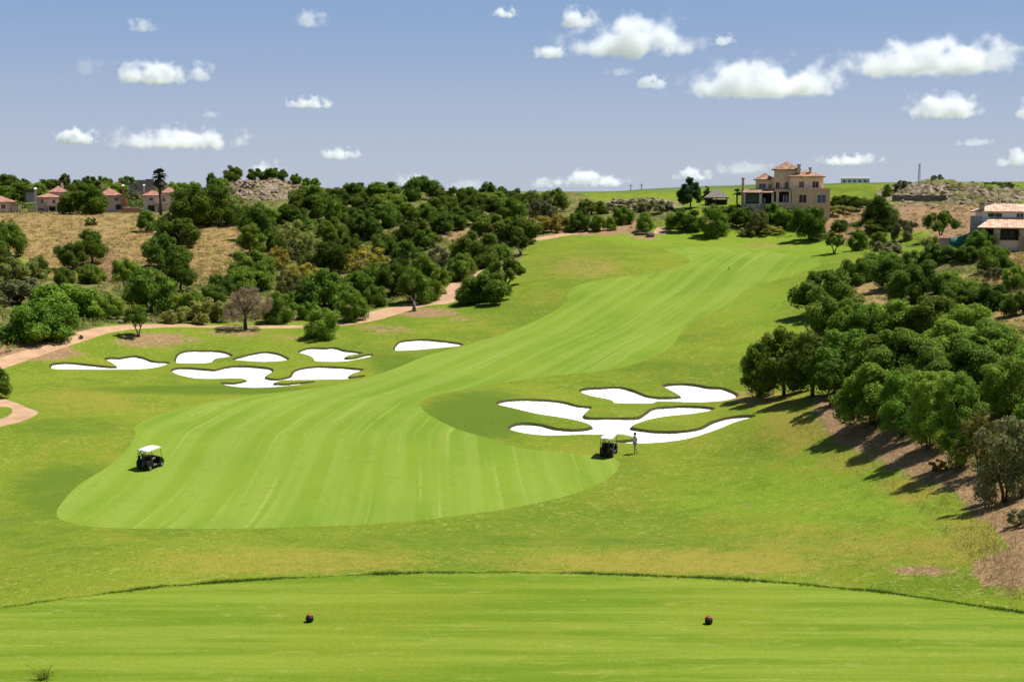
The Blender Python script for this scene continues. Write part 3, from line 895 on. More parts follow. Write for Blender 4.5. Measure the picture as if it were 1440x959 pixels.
def crown_mesh(name, mat, seed, nl=11, n=8000, leaf=0.022, lobe=(0.16, 0.26), base=0.0, sub=7, subr=(0.32, 0.55), core=0.62, aspect=0.5, cone=0.0, up=0.3, shell=0.35, wide=0.30, gap=0.0, hw=1.0):
    """a crown one unit wide and one unit high: a heap of boughs, each carrying smaller tufts, each tuft a cloud of small leaf faces"""
    r = np.random.default_rng(seed)
    H = 1.0 - base
    # boughs: one ring low, one ring higher, a few on top, all uneven
    C = np.zeros((nl, 3))
    lr = r.uniform(lobe[0], lobe[1], nl)
    for i in range(nl):
        t = (i + 0.5) / nl
        z = (base + H * (0.18 + 0.66 * t) + r.uniform(-.05, .05)) * hw
        prof = wide * math.sqrt(max(0.04, 1 - ((t - 0.36) / 0.68) ** 2)) * (1 - cone * t)
        a = i * 2.39996 + r.uniform(-.5, .5)
        q = prof * r.uniform(0.5, 1.3)
        C[i] = (math.cos(a) * q, math.sin(a) * q, z)
        lr[i] *= (1 - 0.35 * t) * (1 - 0.45 * cone * t)
    lr *= min(1.0, 0.45 + 0.6 * hw * H)
    lz = lr * 0.95
    # tufts
    T = r.normal(size=(nl, sub, 3))
    T[..., 2] += up
    T /= np.linalg.norm(T, axis=2)[..., None]
    tr = (lr[:, None] * r.uniform(subr[0], subr[1], (nl, sub)))
    TC = C[:, None] + T * (lr[:, None, None] * 0.80)
    TC[..., 2] = C[:, None, 2] + T[..., 2] * lz[:, None] * 0.80
    TC, tr = TC.reshape(-1, 3), tr.ravel()
    if gap:
        keep = r.random(len(tr)) > gap
        TC, tr = TC[keep], tr[keep]
    pr = tr ** 2 / (tr ** 2).sum()
    pts, nor, got = [], [], 0
    while got < n:
        k = r.choice(len(tr), 2 * n, p=pr)
        u = r.normal(size=(2 * n, 3))
        u[:, 2] += up * 0.6
        u /= np.linalg.norm(u, axis=1)[:, None]
        q = 1.12 * r.uniform(shell ** 2, 1.0, 2 * n) ** 0.5
        p = TC[k] + u * (tr[k] * q)[:, None]
        m = r.random(2 * n) < 0.30            # thin cover over the boughs themselves
        j = k // sub if not gap else r.integers(0, nl, 2 * n)
        pb = C[j] + u * np.stack([lr[j], lr[j], lz[j]], 1) * r.uniform(0.80, 1.0, 2 * n)[:, None]
        p = np.where(m[:, None], pb, p)
        e = np.stack([((p[:, :2] - C[j, :2]) ** 2).sum(1) / lr[j] ** 2 + (p[:, 2] - C[j, 2]) ** 2 / lz[j] ** 2 for j in range(nl)], 1)
        ok = (e.min(1) > 0.46) & (p[:, 2] > min(base * 0.5, 0) - 0.03)
        pts.append(p[ok])
        nor.append(u[ok])
        got += ok.sum()
    p, u = np.concatenate(pts)[:n], np.concatenate(nor)[:n]
    nn = u + r.normal(size=(n, 3)) * 0.6 + np.array([0, 0, 0.2])
    nn /= np.linalg.norm(nn, axis=1)[:, None]
    a = np.cross(nn, r.normal(size=(n, 3)))
    a /= np.linalg.norm(a, axis=1)[:, None]
    b = np.cross(nn, a)
    s = leaf * r.uniform(0.55, 1.4, n)[:, None]
    vs = np.stack([p + a * s, p + b * s * aspect + nn * s * 0.12, p - a * s, p - b * s * aspect + nn * s * 0.12], 1).reshape(-1, 3)
    # fill the unit box: one wide, one high
    wx = np.percentile(np.abs(vs[:, :2]), 98.5) * 2
    top = np.percentile(vs[:, 2], 99.7)
    k = np.array([1 / wx, 1 / wx, 1.0 / top])
    vs = vs * k
    fs = np.arange(4 * n)
    lt = np.full(n, 4)
    if core:
        ico_v, ico_f = ICO
        cv, cf = [], []
        for j in range(nl):
            jit = 1 + r.normal(size=(len(ico_v), 1)) * 0.14
            cv.append((C[j] + ico_v * jit * np.array([lr[j], lr[j], lz[j]]) * core) * k)
            cf.append(ico_f + len(vs) + j * len(ico_v))
        vs = np.concatenate([vs] + cv)
        cf = np.concatenate(cf)
        fs = np.concatenate([fs, cf.ravel()])
        lt = np.concatenate([lt, np.full(len(cf), 3)])
    return mesh_np(name, vs, fs, lt, mat)

def _ico():
    import bmesh
    bm = bmesh.new()
    bmesh.ops.create_icosphere(bm, subdivisions=2, radius=1.0)
    v = np.array([x.co[:] for x in bm.verts])
    bm.verts.ensure_lookup_table()
    f = np.array([[x.index for x in q.verts] for q in bm.faces])
    bm.free()
    return v, f
ICO = _ico()

def trunk_mesh(name, mat, seed, top=0.6, r0=0.035, limbs=4, lean=0.0, stems=1, spread=0.28, tilt=1.0):
    r = random.Random(seed)
    m = MB()
    for s in range(stems):
        ang = 2 * math.pi * (s + r.random() * 0.5) / stems
        off = 0.0 if stems == 1 else 0.03
        bx, by = math.cos(ang) * off, math.sin(ang) * off
        out = (0.10 if stems == 1 else 0.16) * tilt
        split = top * 0.45
        mid = (bx + math.cos(ang) * out * 0.5 + lean * 0.3, by + math.sin(ang) * out * 0.5, split)
        m.tube([(bx, by, -0.06), (bx * 1.2 + lean * 0.1, by * 1.2, split * 0.5), mid], [r0 * 1.25, r0, r0 * 0.8], 7)
        for k in range(limbs):
            a = ang + (k - (limbs - 1) / 2) * 2 * math.pi / max(limbs, 1) + r.uniform(-.3, .3)
            e = (mid[0] + math.cos(a) * spread * r.uniform(.6, 1), mid[1] + math.sin(a) * spread * r.uniform(.6, 1), top * r.uniform(0.85, 1.1))
            c = ((mid[0] + e[0]) / 2 + r.uniform(-.02, .02), (mid[1] + e[1]) / 2 + r.uniform(-.02, .02), (mid[2] * 0.45 + e[2] * 0.55))
            m.tube([mid, c, e], [r0 * 0.7, r0 * 0.45, r0 * 0.15], 5)
    me = bpy.data.meshes.new(name)
    me.from_pydata(m.v, [], m.f)
    me.materials.append(mat)
    for p in me.polygons:
        p.use_smooth = True
    return me

KIND = {}
def kind(code, name, cat, crown_name, prefix, group, crowns, trunks):
    KIND[code] = (name, cat, crown_name, prefix, group, crowns, trunks)

HW = [0.45, 0.58, 0.70, 0.82, 0.95, 1.10, 1.30]
def crowns(nm, mat, seed, hws, **kw):
    return [(h, crown_mesh(nm, mat, seed + i, nl=max(7, int(kw['nb'] * (0.6 + 0.45 * h)) + (i * 7) % 3), hw=h, **{k: x for k, x in kw.items() if k != 'nb'})) for i, h in enumerate(hws)]
kind('O', 'evergreen_oak', 'tree', 'crown', "dark round evergreen oak", "dark evergreen oaks on the slopes",
     crowns("oak_crown", LEAF['oak'], 100, HW + [0.75, 0.9], nb=14, n=11500, leaf=0.0172, lobe=(0.15, 0.25), sub=9),
     [trunk_mesh("oak_trunk", M_BARK, i, 0.6, 0.035) for i in range(2)])
kind('M', 'evergreen_shrub', 'shrub', 'foliage', "mid green rounded shrub", "green shrubs on the slopes",
     crowns("shrub_foliage", LEAF['shrub'], 200, HW[:6] + [0.64], nb=13, n=12000, leaf=0.0165, lobe=(0.15, 0.26), base=-0.10, sub=9),
     [trunk_mesh("shrub_stem", M_BARK, 20, 0.5, 0.02, 3, 0, 3)])
kind('L', 'olive_shrub', 'shrub', 'foliage', "pale olive green shrub", "pale olive green shrubs",
     crowns("olive_foliage", LEAF['olive'], 300, HW[:5], nb=16, n=7500, leaf=0.022, lobe=(0.11, 0.20), base=-0.12, core=0.5, aspect=0.3, shell=0.1),
     [trunk_mesh("shrub_stem", M_BARK, 30, 0.5, 0.02, 3, 0, 3)])
kind('Y', 'yellow_scrub', 'shrub', 'foliage', "yellowish scrub bush", "yellowish scrub bushes",
     crowns("scrub_foliage", LEAF['yellow'], 400, HW[:4], nb=18, n=6500, leaf=0.022, lobe=(0.10, 0.17), base=-0.12, core=0.5, aspect=0.3, shell=0.1),
     [trunk_mesh("shrub_stem", M_BARK, 31, 0.5, 0.02, 3, 0, 3)])
kind('G', 'grey_scrub', 'shrub', 'foliage', "grey green scrub bush", "grey green scrub bushes",
     crowns("grey_foliage", LEAF['grey'], 500, [0.35, 0.5, 0.7, 0.9, 1.3], nb=15, n=9000, leaf=0.019, lobe=(0.11, 0.20), base=-0.12, core=0.55, aspect=0.35, shell=0.1),
     [trunk_mesh("shrub_stem", M_BARK, 32, 0.5, 0.02, 3, 0, 3)])
kind('B', 'bare_tree', 'tree', 'crown', "brownish leafless tree", None,
     crowns("twig_crown", LEAF['bare'], 600, [0.9], nb=18, n=11000, leaf=0.028, lobe=(0.14, 0.22), base=0.16, core=0, aspect=0.09, shell=0.0),
     [trunk_mesh("bare_trunk", M_BARK, 40, 0.75, 0.04, 6, 0, 1, 0.32)])
kind('P', 'broad_pine', 'tree', 'crown', "broad bright green pine", "broad rounded pines",
     crowns("pine_crown", LEAF['pine'], 700, [0.52, 0.72], nb=22, n=14000, leaf=0.015, lobe=(0.13, 0.21), base=-0.08, sub=10, wide=0.33),
     [trunk_mesh("pine_trunk", M_BARK, 50, 0.6, 0.03)])
kind('T', 'small_tree', 'tree', 'crown', "small tree with bare trunks", "small trees on bare trunks",
     crowns("small_crown", LEAF['oak'], 800, [0.7, 0.85, 1.15], nb=12, n=6500, leaf=0.021, lobe=(0.15, 0.23), base=0.30, core=0.5, gap=0.12),
     [trunk_mesh("small_trunk", M_BARK, 60 + i, 0.66, 0.026, 3, 0.15 * (i - 0.5), 2, 0.24) for i in range(2)])
kind('R', 'leafy_tree', 'tree', 'crown', "leafy bright green tree", "leafy trees on the right bank",
     crowns("leafy_crown", LEAF['leafy'], 900, [0.9, 1.0, 1.1, 1.25, 1.6, 2.0], nb=17, n=19000, leaf=0.0150, lobe=(0.14, 0.22), base=-0.08, sub=10, core=0.55, aspect=0.42, up=0.45, shell=0.05, gap=0.10),
     [trunk_mesh("leafy_trunk", M_BARK, 70 + i, 0.62, 0.018, 3, 0, 3, 0.26) for i in range(2)])
kind('U', 'rust_tree', 'tree', 'crown', "thin rusty green tree", None,
     crowns("rusty_crown", LEAF['rust'], 950, [1.6], nb=15, n=9000, leaf=0.018, lobe=(0.12, 0.2), base=0.08, sub=8, core=0.2, aspect=0.4, shell=0.0, gap=0.2),
     [trunk_mesh("rusty_trunk", M_BARK, 75, 0.7, 0.016, 4, 0, 4, 0.3)])
kind('A', 'tall_conifer', 'tree', 'crown', "dark upright conifer", "dark conifers",
     crowns("conifer_crown", LEAF['dark'], 980, [1.15, 1.8], nb=17, n=8000, leaf=0.021, lobe=(0.12, 0.2), base=0.02, cone=0.6),
     [trunk_mesh("conifer_trunk", M_BARK, 80, 0.8, 0.025, 3)])

# kind, centre px, base px, width px, height px, where it stands [, metres ahead when its foot is hidden]
PLANTS = [
    # --- left edge and straw field
    ('O', 12, 366, 52, 56, "cut by the left frame edge beside the straw field"),
    ('O', -4, 392, 40, 50, "half outside the left frame edge, below a taller oak"),
    ('O', 130, 374, 44, 52, "standing alone at the lower side of the straw field"),
    ('O', 103, 380, 42, 38, "low and leaning left of the lone field oak"),
    ('M', 90, 404, 34, 28, "small and round, under the lone field oak"),
    ('M', 126, 400, 42, 28, "under the right side of the lone field oak"),
    ('L', 28, 398, 64, 36, "under the left frame edge's oaks"),
    ('M', 56, 392, 30, 32, "small, between the pale spreading shrub and the lone field oak"),
    ('G', 24, 432, 96, 40, "broad, pale speckled, at the left edge above the path bush"),
    ('M', 90, 446, 110, 46, "wide low mound above the big bush by the path"),
    ('M', 62, 486, 118, 60, "largest bush beside the left path bend"),
    ('M', 150, 450, 44, 36, "low, right of the wide mound above the path"),
    ('M', 174, 398, 44, 34, "below the straw field, left of the tall oak group"),
    ('O', 229, 382, 64, 52, "top of the tall oak group in front of the straw field"),
    ('O', 254, 412, 46, 58, "right in the tall oak group"),
    ('O', 213, 446, 70, 70, "front and tallest of the oak group above the path"),
    ('T', 195, 474, 38, 44, "very dark, on a single trunk at the path's top bend"),
    ('M', 270, 450, 46, 40, "low, between the oak group and the brown leafless tree"),
    ('L', 245, 456, 34, 22, "low, in the dry grass just above the path"),
    ('L', 285, 456, 70, 36, "wide and low, left of the brown leafless tree"),
    ('Y', 262, 444, 54, 32, "between the oak group and the brown leafless tree"),
    ('O', 252, 349, 60, 41, "spreading at the right end of the straw field"),
    ('M', 206, 327, 30, 32, "small and round in front of the palm"),
    ('L', 232, 322, 30, 22, "pale, right at the palm's foot"),
    ('P', 124, 302, 74, 39, "left of the two by the houses, hiding a house corner"),
    ('P', 278, 320, 84, 60, "right of the palm, the largest by the houses"),
    ('L', 326, 304, 50, 30, "light bank growth right of the large pine"),
    ('M', 330, 318, 34, 30, "right below the large pine"),
    ('L', 128, 318, 18, 12, "tiny, alone in the straw field"),
    # --- around the brown leafless tree
    ('B', 345, 463, 64, 58, "with a rounded twiggy crown above the left path"),
    ('O', 352, 396, 58, 44, "behind the brown leafless tree, middle of three stacked crowns"),
    ('O', 343, 414, 64, 38, "directly above the brown leafless tree"),
    ('O', 362, 338, 52, 52, "topmost above the brown leafless tree"),
    ('O', 352, 360, 40, 46, "at the right edge of the dry slope"),
    ('O', 384, 354, 34, 36, "right of the stacked crowns, beside pale growth"),
    ('M', 393, 456, 48, 46, "right beside the brown leafless tree"),
    ('O', 310, 420, 34, 34, "left behind the brown leafless tree"),
    ('M', 300, 440, 40, 40, "left of the brown leafless tree, at its foot"),
    ('L', 421, 364, 70, 54, "pale and feathery, in the middle of the left hillside"),
    ('L', 438, 380, 52, 42, "pale, below the feathery pale shrub"),
    ('L', 402, 348, 44, 34, "pale, upper left of the feathery pale shrub"),
    ('Y', 392, 380, 34, 34, "bright yellow, right of the stacked crowns"),
    ('Y', 424, 402, 50, 32, "under the pale feathery shrub"),
    ('L', 408, 420, 50, 40, "light green, below the bright yellow bush"),
    ('M', 418, 438, 34, 30, "right of the brown tree, below the light green shrub"),
    ('M', 436, 450, 30, 26, "small, behind the round bush by the left bunkers"),
    ('M', 454, 480, 52, 48, "round, alone on the grass side of the path above the bunkers"),
    # --- middle of the wooded hillside
    ('P', 463, 313, 56, 38, "lone light crown among dark oaks on the upper hillside"),
    ('O', 436, 295, 56, 34, "upper left end of the wood, beside the rocky knoll"),
    ('O', 410, 318, 44, 34, "below the rocky knoll's pale patch"),
    ('M', 380, 322, 36, 30, "below the rocky knoll, left of the wood"),
    ('M', 430, 336, 40, 28, "under the oak below the rocky knoll"),
    ('O', 465, 346, 52, 40, "below the lone light crown"),
    ('O', 497, 322, 40, 30, "right of the lone light crown"),
    ('O', 512, 340, 52, 40, "in the hillside's upper middle, with a broad crown"),
    ('O', 466, 388, 54, 48, "right beside the pale feathery shrub"),
    ('O', 492, 366, 40, 36, "left of the yellow scrub in the middle hillside"),
    ('O', 456, 438, 72, 60, "large, behind the round bush by the path"),
    ('M', 496, 454, 44, 48, "bright, right behind the round bush by the path"),
    ('O', 508, 420, 48, 42, "above the bright shrub by the path"),
    ('M', 478, 424, 40, 36, "between the large oak and the bright shrub"),
    ('Y', 513, 384, 66, 38, "widest, golden, in the middle of the hillside"),
    ('M', 528, 402, 40, 32, "below the golden scrub"),
    ('M', 540, 360, 44, 32, "right above the golden scrub"),
    ('O', 573, 382, 58, 44, "right of the golden scrub"),
    ('O', 551, 418, 52, 48, "left behind the dead stump"),
    ('M', 530, 432, 36, 30, "just above the path, left of the dead stump"),
    ('O', 583, 430, 50, 54, "very dark, right behind the dead stump"),
    ('M', 608, 424, 30, 32, "right of the dead stump, beside the path bend"),
    ('O', 598, 398, 44, 40, "above the dark oak behind the stump"),
    ('O', 572, 342, 34, 30, "on the bare patch of the upper hillside, left one"),
    ('O', 598, 352, 40, 30, "on the bare patch of the upper hillside, lower one"),
    ('O', 588, 330, 30, 24, "on the bare patch of the upper hillside, upper one"),
    ('G', 618, 380, 40, 32, "brownish, below the bare patch of the hillside"),
    ('M', 620, 402, 30, 26, "above the path bend"),
    ('M', 648, 396, 36, 30, "right above the path bend"),
    ('L', 614, 418, 30, 18, "low, at the outer edge of the path bend"),
    ('O', 626, 328, 48, 30, "above the bare strip left of centre"),
    ('O', 540, 322, 50, 34, "in the upper wood, above the bare patch"),
    ('O', 566, 316, 42, 30, "in the upper wood, right of centre"),
    ('M', 598, 312, 38, 26, "in the upper wood, below the tallest skyline crown"),
    ('O', 520, 306, 54, 28, "in the upper wood, left part"),
    ('M', 548, 298, 60, 26, "second row below the skyline, left of the tallest crown"),
    ('O', 500, 296, 50, 26, "second row below the skyline, far left"),
    ('M', 622, 304, 52, 28, "second row below the skyline, right of the tallest crown"),
    ('O', 672, 306, 58, 32, "in the upper wood, above the bare strip's right end"),
    ('O', 652, 318, 40, 28, "right behind the bare strip left of centre"),
    ('M', 716, 312, 50, 34, "on the right shoulder of the wood"),
    ('M', 690, 296, 50, 26, "on the right shoulder of the wood, upper one"),
    ('O', 690, 330, 46, 28, "just above the broad oak by the far rough"),
    # --- skyline of the wood
    ('O', 500, 277, 34, 20, "first small crown on the wood's skyline from the left"),
    ('O', 541, 278, 54, 22, "flat crown on the wood's skyline, left of the tallest"),
    ('O', 591, 282, 52, 34, "tallest crown on the wood's skyline"),
    ('M', 632, 288, 46, 24, "on the wood's skyline just right of the tallest crown"),
    ('O', 658, 285, 30, 22, "on the wood's skyline, small, right of centre"),
    ('O', 687, 284, 28, 28, "narrow pointed crown on the wood's skyline"),
    ('O', 714, 291, 44, 28, "broad crown on the wood's right skyline"),
    ('O', 746, 302, 34, 34, "on the wood's right skyline, sloping down to the field"),
    ('O', 778, 299, 40, 34, "last dark crown on the wood's right end"),
    ('G', 764, 308, 46, 28, "speckled, below the last dark crown"),
    ('M', 470, 284, 40, 20, "low, at the wood's left skyline by the knoll"),
    # --- right edge of the wood, beside the far rough
    ('O', 725, 342, 62, 38, "broad, at the wood's edge above the far rough"),
    ('T', 732, 359, 32, 26, "casting a shade on the far rough, upper of two"),
    ('O', 672, 378, 68, 52, "large, left of the two small trees by the rough"),
    ('M', 706, 366, 26, 24, "between the large oak and the small tree by the rough"),
    ('T', 713, 405, 60, 42, "leaning over the rough, lower and larger of two"),
    ('O', 684, 429, 66, 44, "low dark clump above the boulder at the fairway's left"),
    ('M', 690, 400, 32, 24, "small, behind the low dark clump"),
    ('M', 652, 388, 40, 32, "left of the large oak near the path"),
    ('Y', 776, 326, 62, 24, "dry and wide, above the thin far path"),
    ('G', 745, 330, 30, 20, "dry, at the left end of the thin far path"),
    ('M', 813, 327, 34, 28, "clipped, left of three above the thin far path"),
    ('M', 841, 327, 26, 25, "clipped, middle of three above the thin far path"),
    ('M', 858, 325, 16, 20, "clipped, right of three above the thin far path"),
    ('O', 831, 304, 40, 23, "behind the clipped shrubs, under the green hill"),
    ('M', 874, 317, 32, 26, "on the bank under the green hill, beside the upright shrub"),
    ('M', 906, 329, 28, 30, "upright, beside the dark fallen trunk"),
    ('G', 890, 298, 60, 18, "wide and low, on the stony bank below the green hill"),
    ('G', 930, 300, 40, 18, "low, on the stony bank left of the conifer"),
    ('G', 850, 296, 30, 12, "low, on the bank's left end below the green hill"),
    # --- below and around the villa
    ('A', 971, 294, 38, 44, "left of the thatched pavilion"),
    ('A', 994, 288, 14, 26, "small and thin, between the tall conifer and the pavilion"),
    ('O', 963, 328, 46, 34, "left end of the green belt below the pavilion"),
    ('M', 1003, 336, 42, 48, "tallest of the belt, throwing a shade on the fairway's end"),
    ('O', 1041, 321, 40, 26, "very dark and wide, below the villa's left porch"),
    ('M', 1041, 304, 64, 16, "clipped low hedge row in front of the villa's porch"),
    ('L', 1066, 333, 34, 38, "loose and light, below the villa's left porch"),
    ('M', 1086, 315, 30, 30, "in front of the villa's porch pillar"),
    ('M', 1102, 325, 34, 32, "round, below the villa's terrace wall"),
    ('O', 1138, 341, 44, 50, "tall, below the villa's right block, with a shade on the grass"),
    ('Y', 1120, 326, 24, 16, "low, left of the tall oak below the villa"),
    ('L', 1050, 334, 24, 14, "low, at the fairway's far end left of the loose shrub"),
    ('Y', 1085, 332, 40, 14, "low, at the fairway's far end below the round shrub"),
    ('O', 1190, 295, 50, 20, "dark low clump right of the villa"),
    ('L', 1172, 304, 50, 15, "long low hedge right below the villa"),
    ('M', 1210, 290, 24, 12, "low, right end of the clump beside the villa"),
    ('M', 1182, 327, 24, 18, "small, alone on the pink soil right of the villa"),
    ('T', 1173, 357, 34, 30, "on short white-lit trunks at the fairway's right end"),
    ('M', 1207, 353, 32, 30, "round, right of the small trees at the fairway's right end"),
    ('O', 1237, 325, 50, 50, "large, dark, on the pink soil between villa and right house"),
    ('M', 1232, 328, 60, 22, "spreading under the large oak on the pink soil"),
    ('M', 1236, 348, 26, 22, "small, below the large oak on the pink soil"),
    ('G', 1272, 341, 38, 32, "dark grey, right of the large oak on the pink soil"),
    ('T', 1322, 338, 50, 40, "umbrella shaped and dark, left of the green netting"),
    ('L', 1318, 352, 40, 20, "under the umbrella shaped tree"),
    ('G', 1250, 360, 40, 20, "low, below the dark grey bush"),
    # --- slope below the right house
    ('M', 1376, 358, 44, 34, "in front of the right house's porch corner"),
    ('M', 1346, 366, 30, 18, "beside the green netting"),
    ('M', 1320, 374, 50, 30, "below the umbrella shaped tree"),
    ('M', 1358, 372, 36, 26, "below the green netting"),
    ('M', 1396, 386, 60, 40, "below the right house, widest there"),
    ('G', 1394, 394, 30, 18, "pale, on the dry slope below the right house"),
    ('M', 1286, 378, 44, 26, "between the pink soil and the big right thicket"),
    ('M', 1240, 384, 56, 30, "upper left of the big right thicket"),
    ('M', 1204, 402, 56, 38, "upper left end of the big right thicket"),
    ('M', 1255, 408, 58, 46, "in the upper middle of the big right thicket"),
    ('O', 1297, 424, 62, 58, "rising dark in the upper middle of the big right thicket"),
    ('O', 1270, 432, 48, 52, "dark, in front of the dry gap in the right thicket"),
    ('O', 1158, 446, 92, 66, "large, left end of the right thicket at the fairway edge"),
    ('M', 1336, 414, 46, 32, "right of the dark rising oak in the thicket"),
    ('M', 1360, 430, 50, 36, "at the lower side of the dry slope on the right"),
    ('O', 1345, 446, 50, 40, "dark, right part of the thicket's upper half"),
    ('O', 1390, 440, 58, 42, "dark, under the dry slope near the right frame edge"),
    ('M', 1425, 410, 36, 36, "at the right frame edge on the dry slope"),
    ('O', 1428, 446, 40, 36, "at the right frame edge under the dry slope"),
    ('M', 1174, 476, 76, 58, "behind the two dark oaks at the right bunkers"),
    ('M', 1216, 478, 80, 52, "rounded, in the middle of the right thicket"),
    ('M', 1262, 474, 80, 52, "wide, in the middle of the right thicket"),
    ('M', 1310, 470, 80, 54, "in the middle of the thicket, toward the right"),
    ('M', 1360, 478, 80, 50, "right side of the thicket's middle"),
    ('L', 1425, 500, 50, 44, "light, at the right frame edge beside a dry gap"),
    ('O', 1066, 561, 68, 82, "leftmost of three dark ones touching the right bunkers"),
    ('O', 1102, 560, 74, 100, "middle of three dark ones touching the right bunkers"),
    ('O', 1142, 563, 82, 96, "right of three dark ones touching the right bunkers"),
    # --- leafy trees in front on the right bank
    ('T', 1168, 572, 56, 66, "low and light, before the dark bunker side pair"),
    ('R', 1190, 556, 84, 92, "behind the low light small tree"),
    ('R', 1232, 560, 90, 96, "in the second row, left part"),
    ('R', 1284, 556, 92, 92, "in the second row, middle"),
    ('R', 1226, 606, 84, 96, "first full one of the front row from the left"),
    ('R', 1267, 622, 70, 100, "second of the front row from the left"),
    ('R', 1318, 590, 90, 100, "filling the middle behind the front row"),
    ('R', 1305, 640, 66, 118, "tall, third of the front row from the left"),
    ('R', 1346, 664, 66, 140, "tallest of the front row, with several bare stems"),
    ('R', 1370, 580, 96, 100, "behind the tallest, toward the right"),
    ('R', 1340, 530, 92, 80, "in the back row, right of centre"),
    ('R', 1396, 530, 90, 80, "in the back row near the right frame edge"),
    ('U', 1376, 668, 56, 92, "between the tallest leafy tree and the grey front tree"),
    ('R', 1420, 600, 72, 96, "at the right frame edge, above the grey front tree"),
    ('G', 1412, 712, 92, 124, "tall as a tree, nearest at the right frame edge"),
    ('R', 1462, 650, 84, 110, "mostly outside the right frame edge"),
    ('R', 1480, 560, 90, 100, "outside the right frame edge, second row"),
    ('G', 1434, 742, 36, 26, "low and pale, at the right edge on bare soil"),
    ('Y', 1320, 664, 30, 18, "low, at the foot of the tallest leafy tree"),
    # --- small plants on the course
    ('M', 114, 477, 6, 6, "tiny tuft at the edge of the left path"),
    ('O', -8, 562, 44, 44, "at the left frame edge beside the path loop"),
    ('L', 1205, 430, 34, 16, "low, in the dry gap at the thicket's left"),
    # --- far left rise behind the houses, with metres ahead
    ('O', 10, 276, 44, 26, "on the far left skyline at the frame edge", 520),
    ('O', 30, 268, 24, 16, "on the far left skyline, above the first house", 560),
    ('M', 30, 292, 56, 26, "behind the first two red roofed houses", 430),
    ('M', 48, 284, 40, 22, "on the rise behind the second red roofed house", 460),
    ('O', 66, 268, 28, 14, "on the far left skyline above the second house", 560),
    ('O', 90, 266, 20, 22, "single taller crown on the far left skyline", 560),
    ('O', 76, 264, 12, 12, "beside the single taller crown on the far left skyline", 555),
    ('M', 108, 270, 24, 16, "on the far left skyline, small one in the middle", 540),
    ('O', 126, 266, 26, 18, "on the far left skyline above the left pine", 560),
    ('O', 146, 266, 24, 18, "on the far left skyline, above the third house's roof", 560),
    ('O', 180, 268, 32, 20, "wide crown on the far left skyline left of the stone building", 540),
    ('M', 160, 274, 40, 16, "behind the third house's roof", 480),
    ('M', 112, 276, 46, 18, "behind the left pine", 470),
    ('M', 245, 268, 30, 12, "on the skyline just right of the palm", 470),
    ('M', 268, 268, 36, 12, "on the skyline behind the large pine", 470),
    ('G', 188, 282, 26, 14, "between the third and fourth houses", 400),
    # --- crowns on the rocky knoll
    ('O', 297, 256, 20, 13, "first from the left on the rocky knoll", 405),
    ('O', 328, 250, 30, 17, "largest on top of the rocky knoll", 410),
    ('O', 359, 251, 26, 14, "flat, on the middle of the rocky knoll's top", 412),
    ('O', 383, 252, 22, 15, "left of a touching pair on the rocky knoll", 412),
    ('O', 397, 255, 16, 15, "right of a touching pair on the rocky knoll", 412),
    ('O', 415, 260, 18, 14, "lone, on the rocky knoll's right shoulder", 410),
    ('M', 431, 270, 14, 12, "small, right of the rocky knoll", 405),
    ('M', 443, 275, 14, 12, "smallest, where the knoll meets the wood", 400),
    ('M', 312, 258, 24, 8, "low, on the rocky knoll's left slope", 402),
    # --- right ridge
    ('M', 1368, 262, 10, 7, "small dark dot on the rocky ridge's skyline", 345),
    ('G', 1318, 259, 18, 8, "on the rocky ridge's top, right of the mast", 342),
    ('M', 1395, 270, 30, 10, "low, on the rocky ridge above the right house", 345),
    ('G', 1270, 262, 24, 8, "on the rocky ridge's top, left of the mast", 340),
    ('M', 1248, 268, 14, 9, "at the rocky ridge's left foot", 335),
    ('G', 1415, 272, 24, 9, "on the rocky ridge at the far right", 345),
]

_h = hit([p[1] for p in PLANTS], [p[2] for p in PLANTS])
_cnt = {}
def plant(code, loc, wd, ht, label, seed):
    name, cat, cname, prefix, group, crowns, trunks = KIND[code]
    r = random.Random(seed)
    o = thing(name, label, cat, loc, 0, group)
    rz = r.uniform(0, 6.283)
    near = sorted(crowns, key=lambda c: abs(math.log(c[0] * wd / ht)))
    me = near[0 if len(near) < 3 or r.random() < 0.6 else 1][1]
    _cnt[code] = _cnt.get(code, 0) + 1
    c = link_mesh(cname, me, o)
    c.scale = (wd * r.uniform(0.94, 1.06), wd * r.uniform(0.85, 1.05), ht)
    c.rotation_euler = (0, 0, rz)
    t = link_mesh("trunk" if cat == 'tree' else "stem", trunks[_cnt[code] % len(trunks)], o)
    t.scale = (wd * 0.95, wd * 0.95, ht)
    t.rotation_euler = (0, 0, rz)
    return o

for i, p in enumerate(PLANTS):
    code, px, py, wp, hp, frag = p[:6]
    if len(p) > 6 or np.isnan(_h[i, 0]):
        d = p[6] if len(p) > 6 else 420
        top = at(px, py - hp, d)
        zg = float(land(np.array([top[0]]), np.array([d * 1.0]))[0])
        loc, ht = (top[0], d, zg), max(top[2] - zg, hp * d / FPX)
    else:
        loc = tuple(_h[i])
        d = loc[1]
        if code not in 'BTU':              # the photo shows the near edge of the foliage: the plant itself stands half its width behind
            back = min(0.36 * wp * d / FPX, 2.6)
            k = (d + back) / d
            X_, Y_ = loc[0] * k, loc[1] * k
            zg = float(land(np.array([X_]), np.array([Y_]))[0])
            top = at(px, py - hp, Y_)[2]
            d = Y_
            loc = (X_, Y_, zg)
            ht = max(top - zg, 0.6 * hp * d / FPX)
        else:
            ht = hp * d / FPX * 1.02
    wd = wp * d / FPX * (1.14 if code == 'R' else 1.04)
    plant(code, loc, wd, ht, KIND[code][3] + " " + frag, 1000 + i)
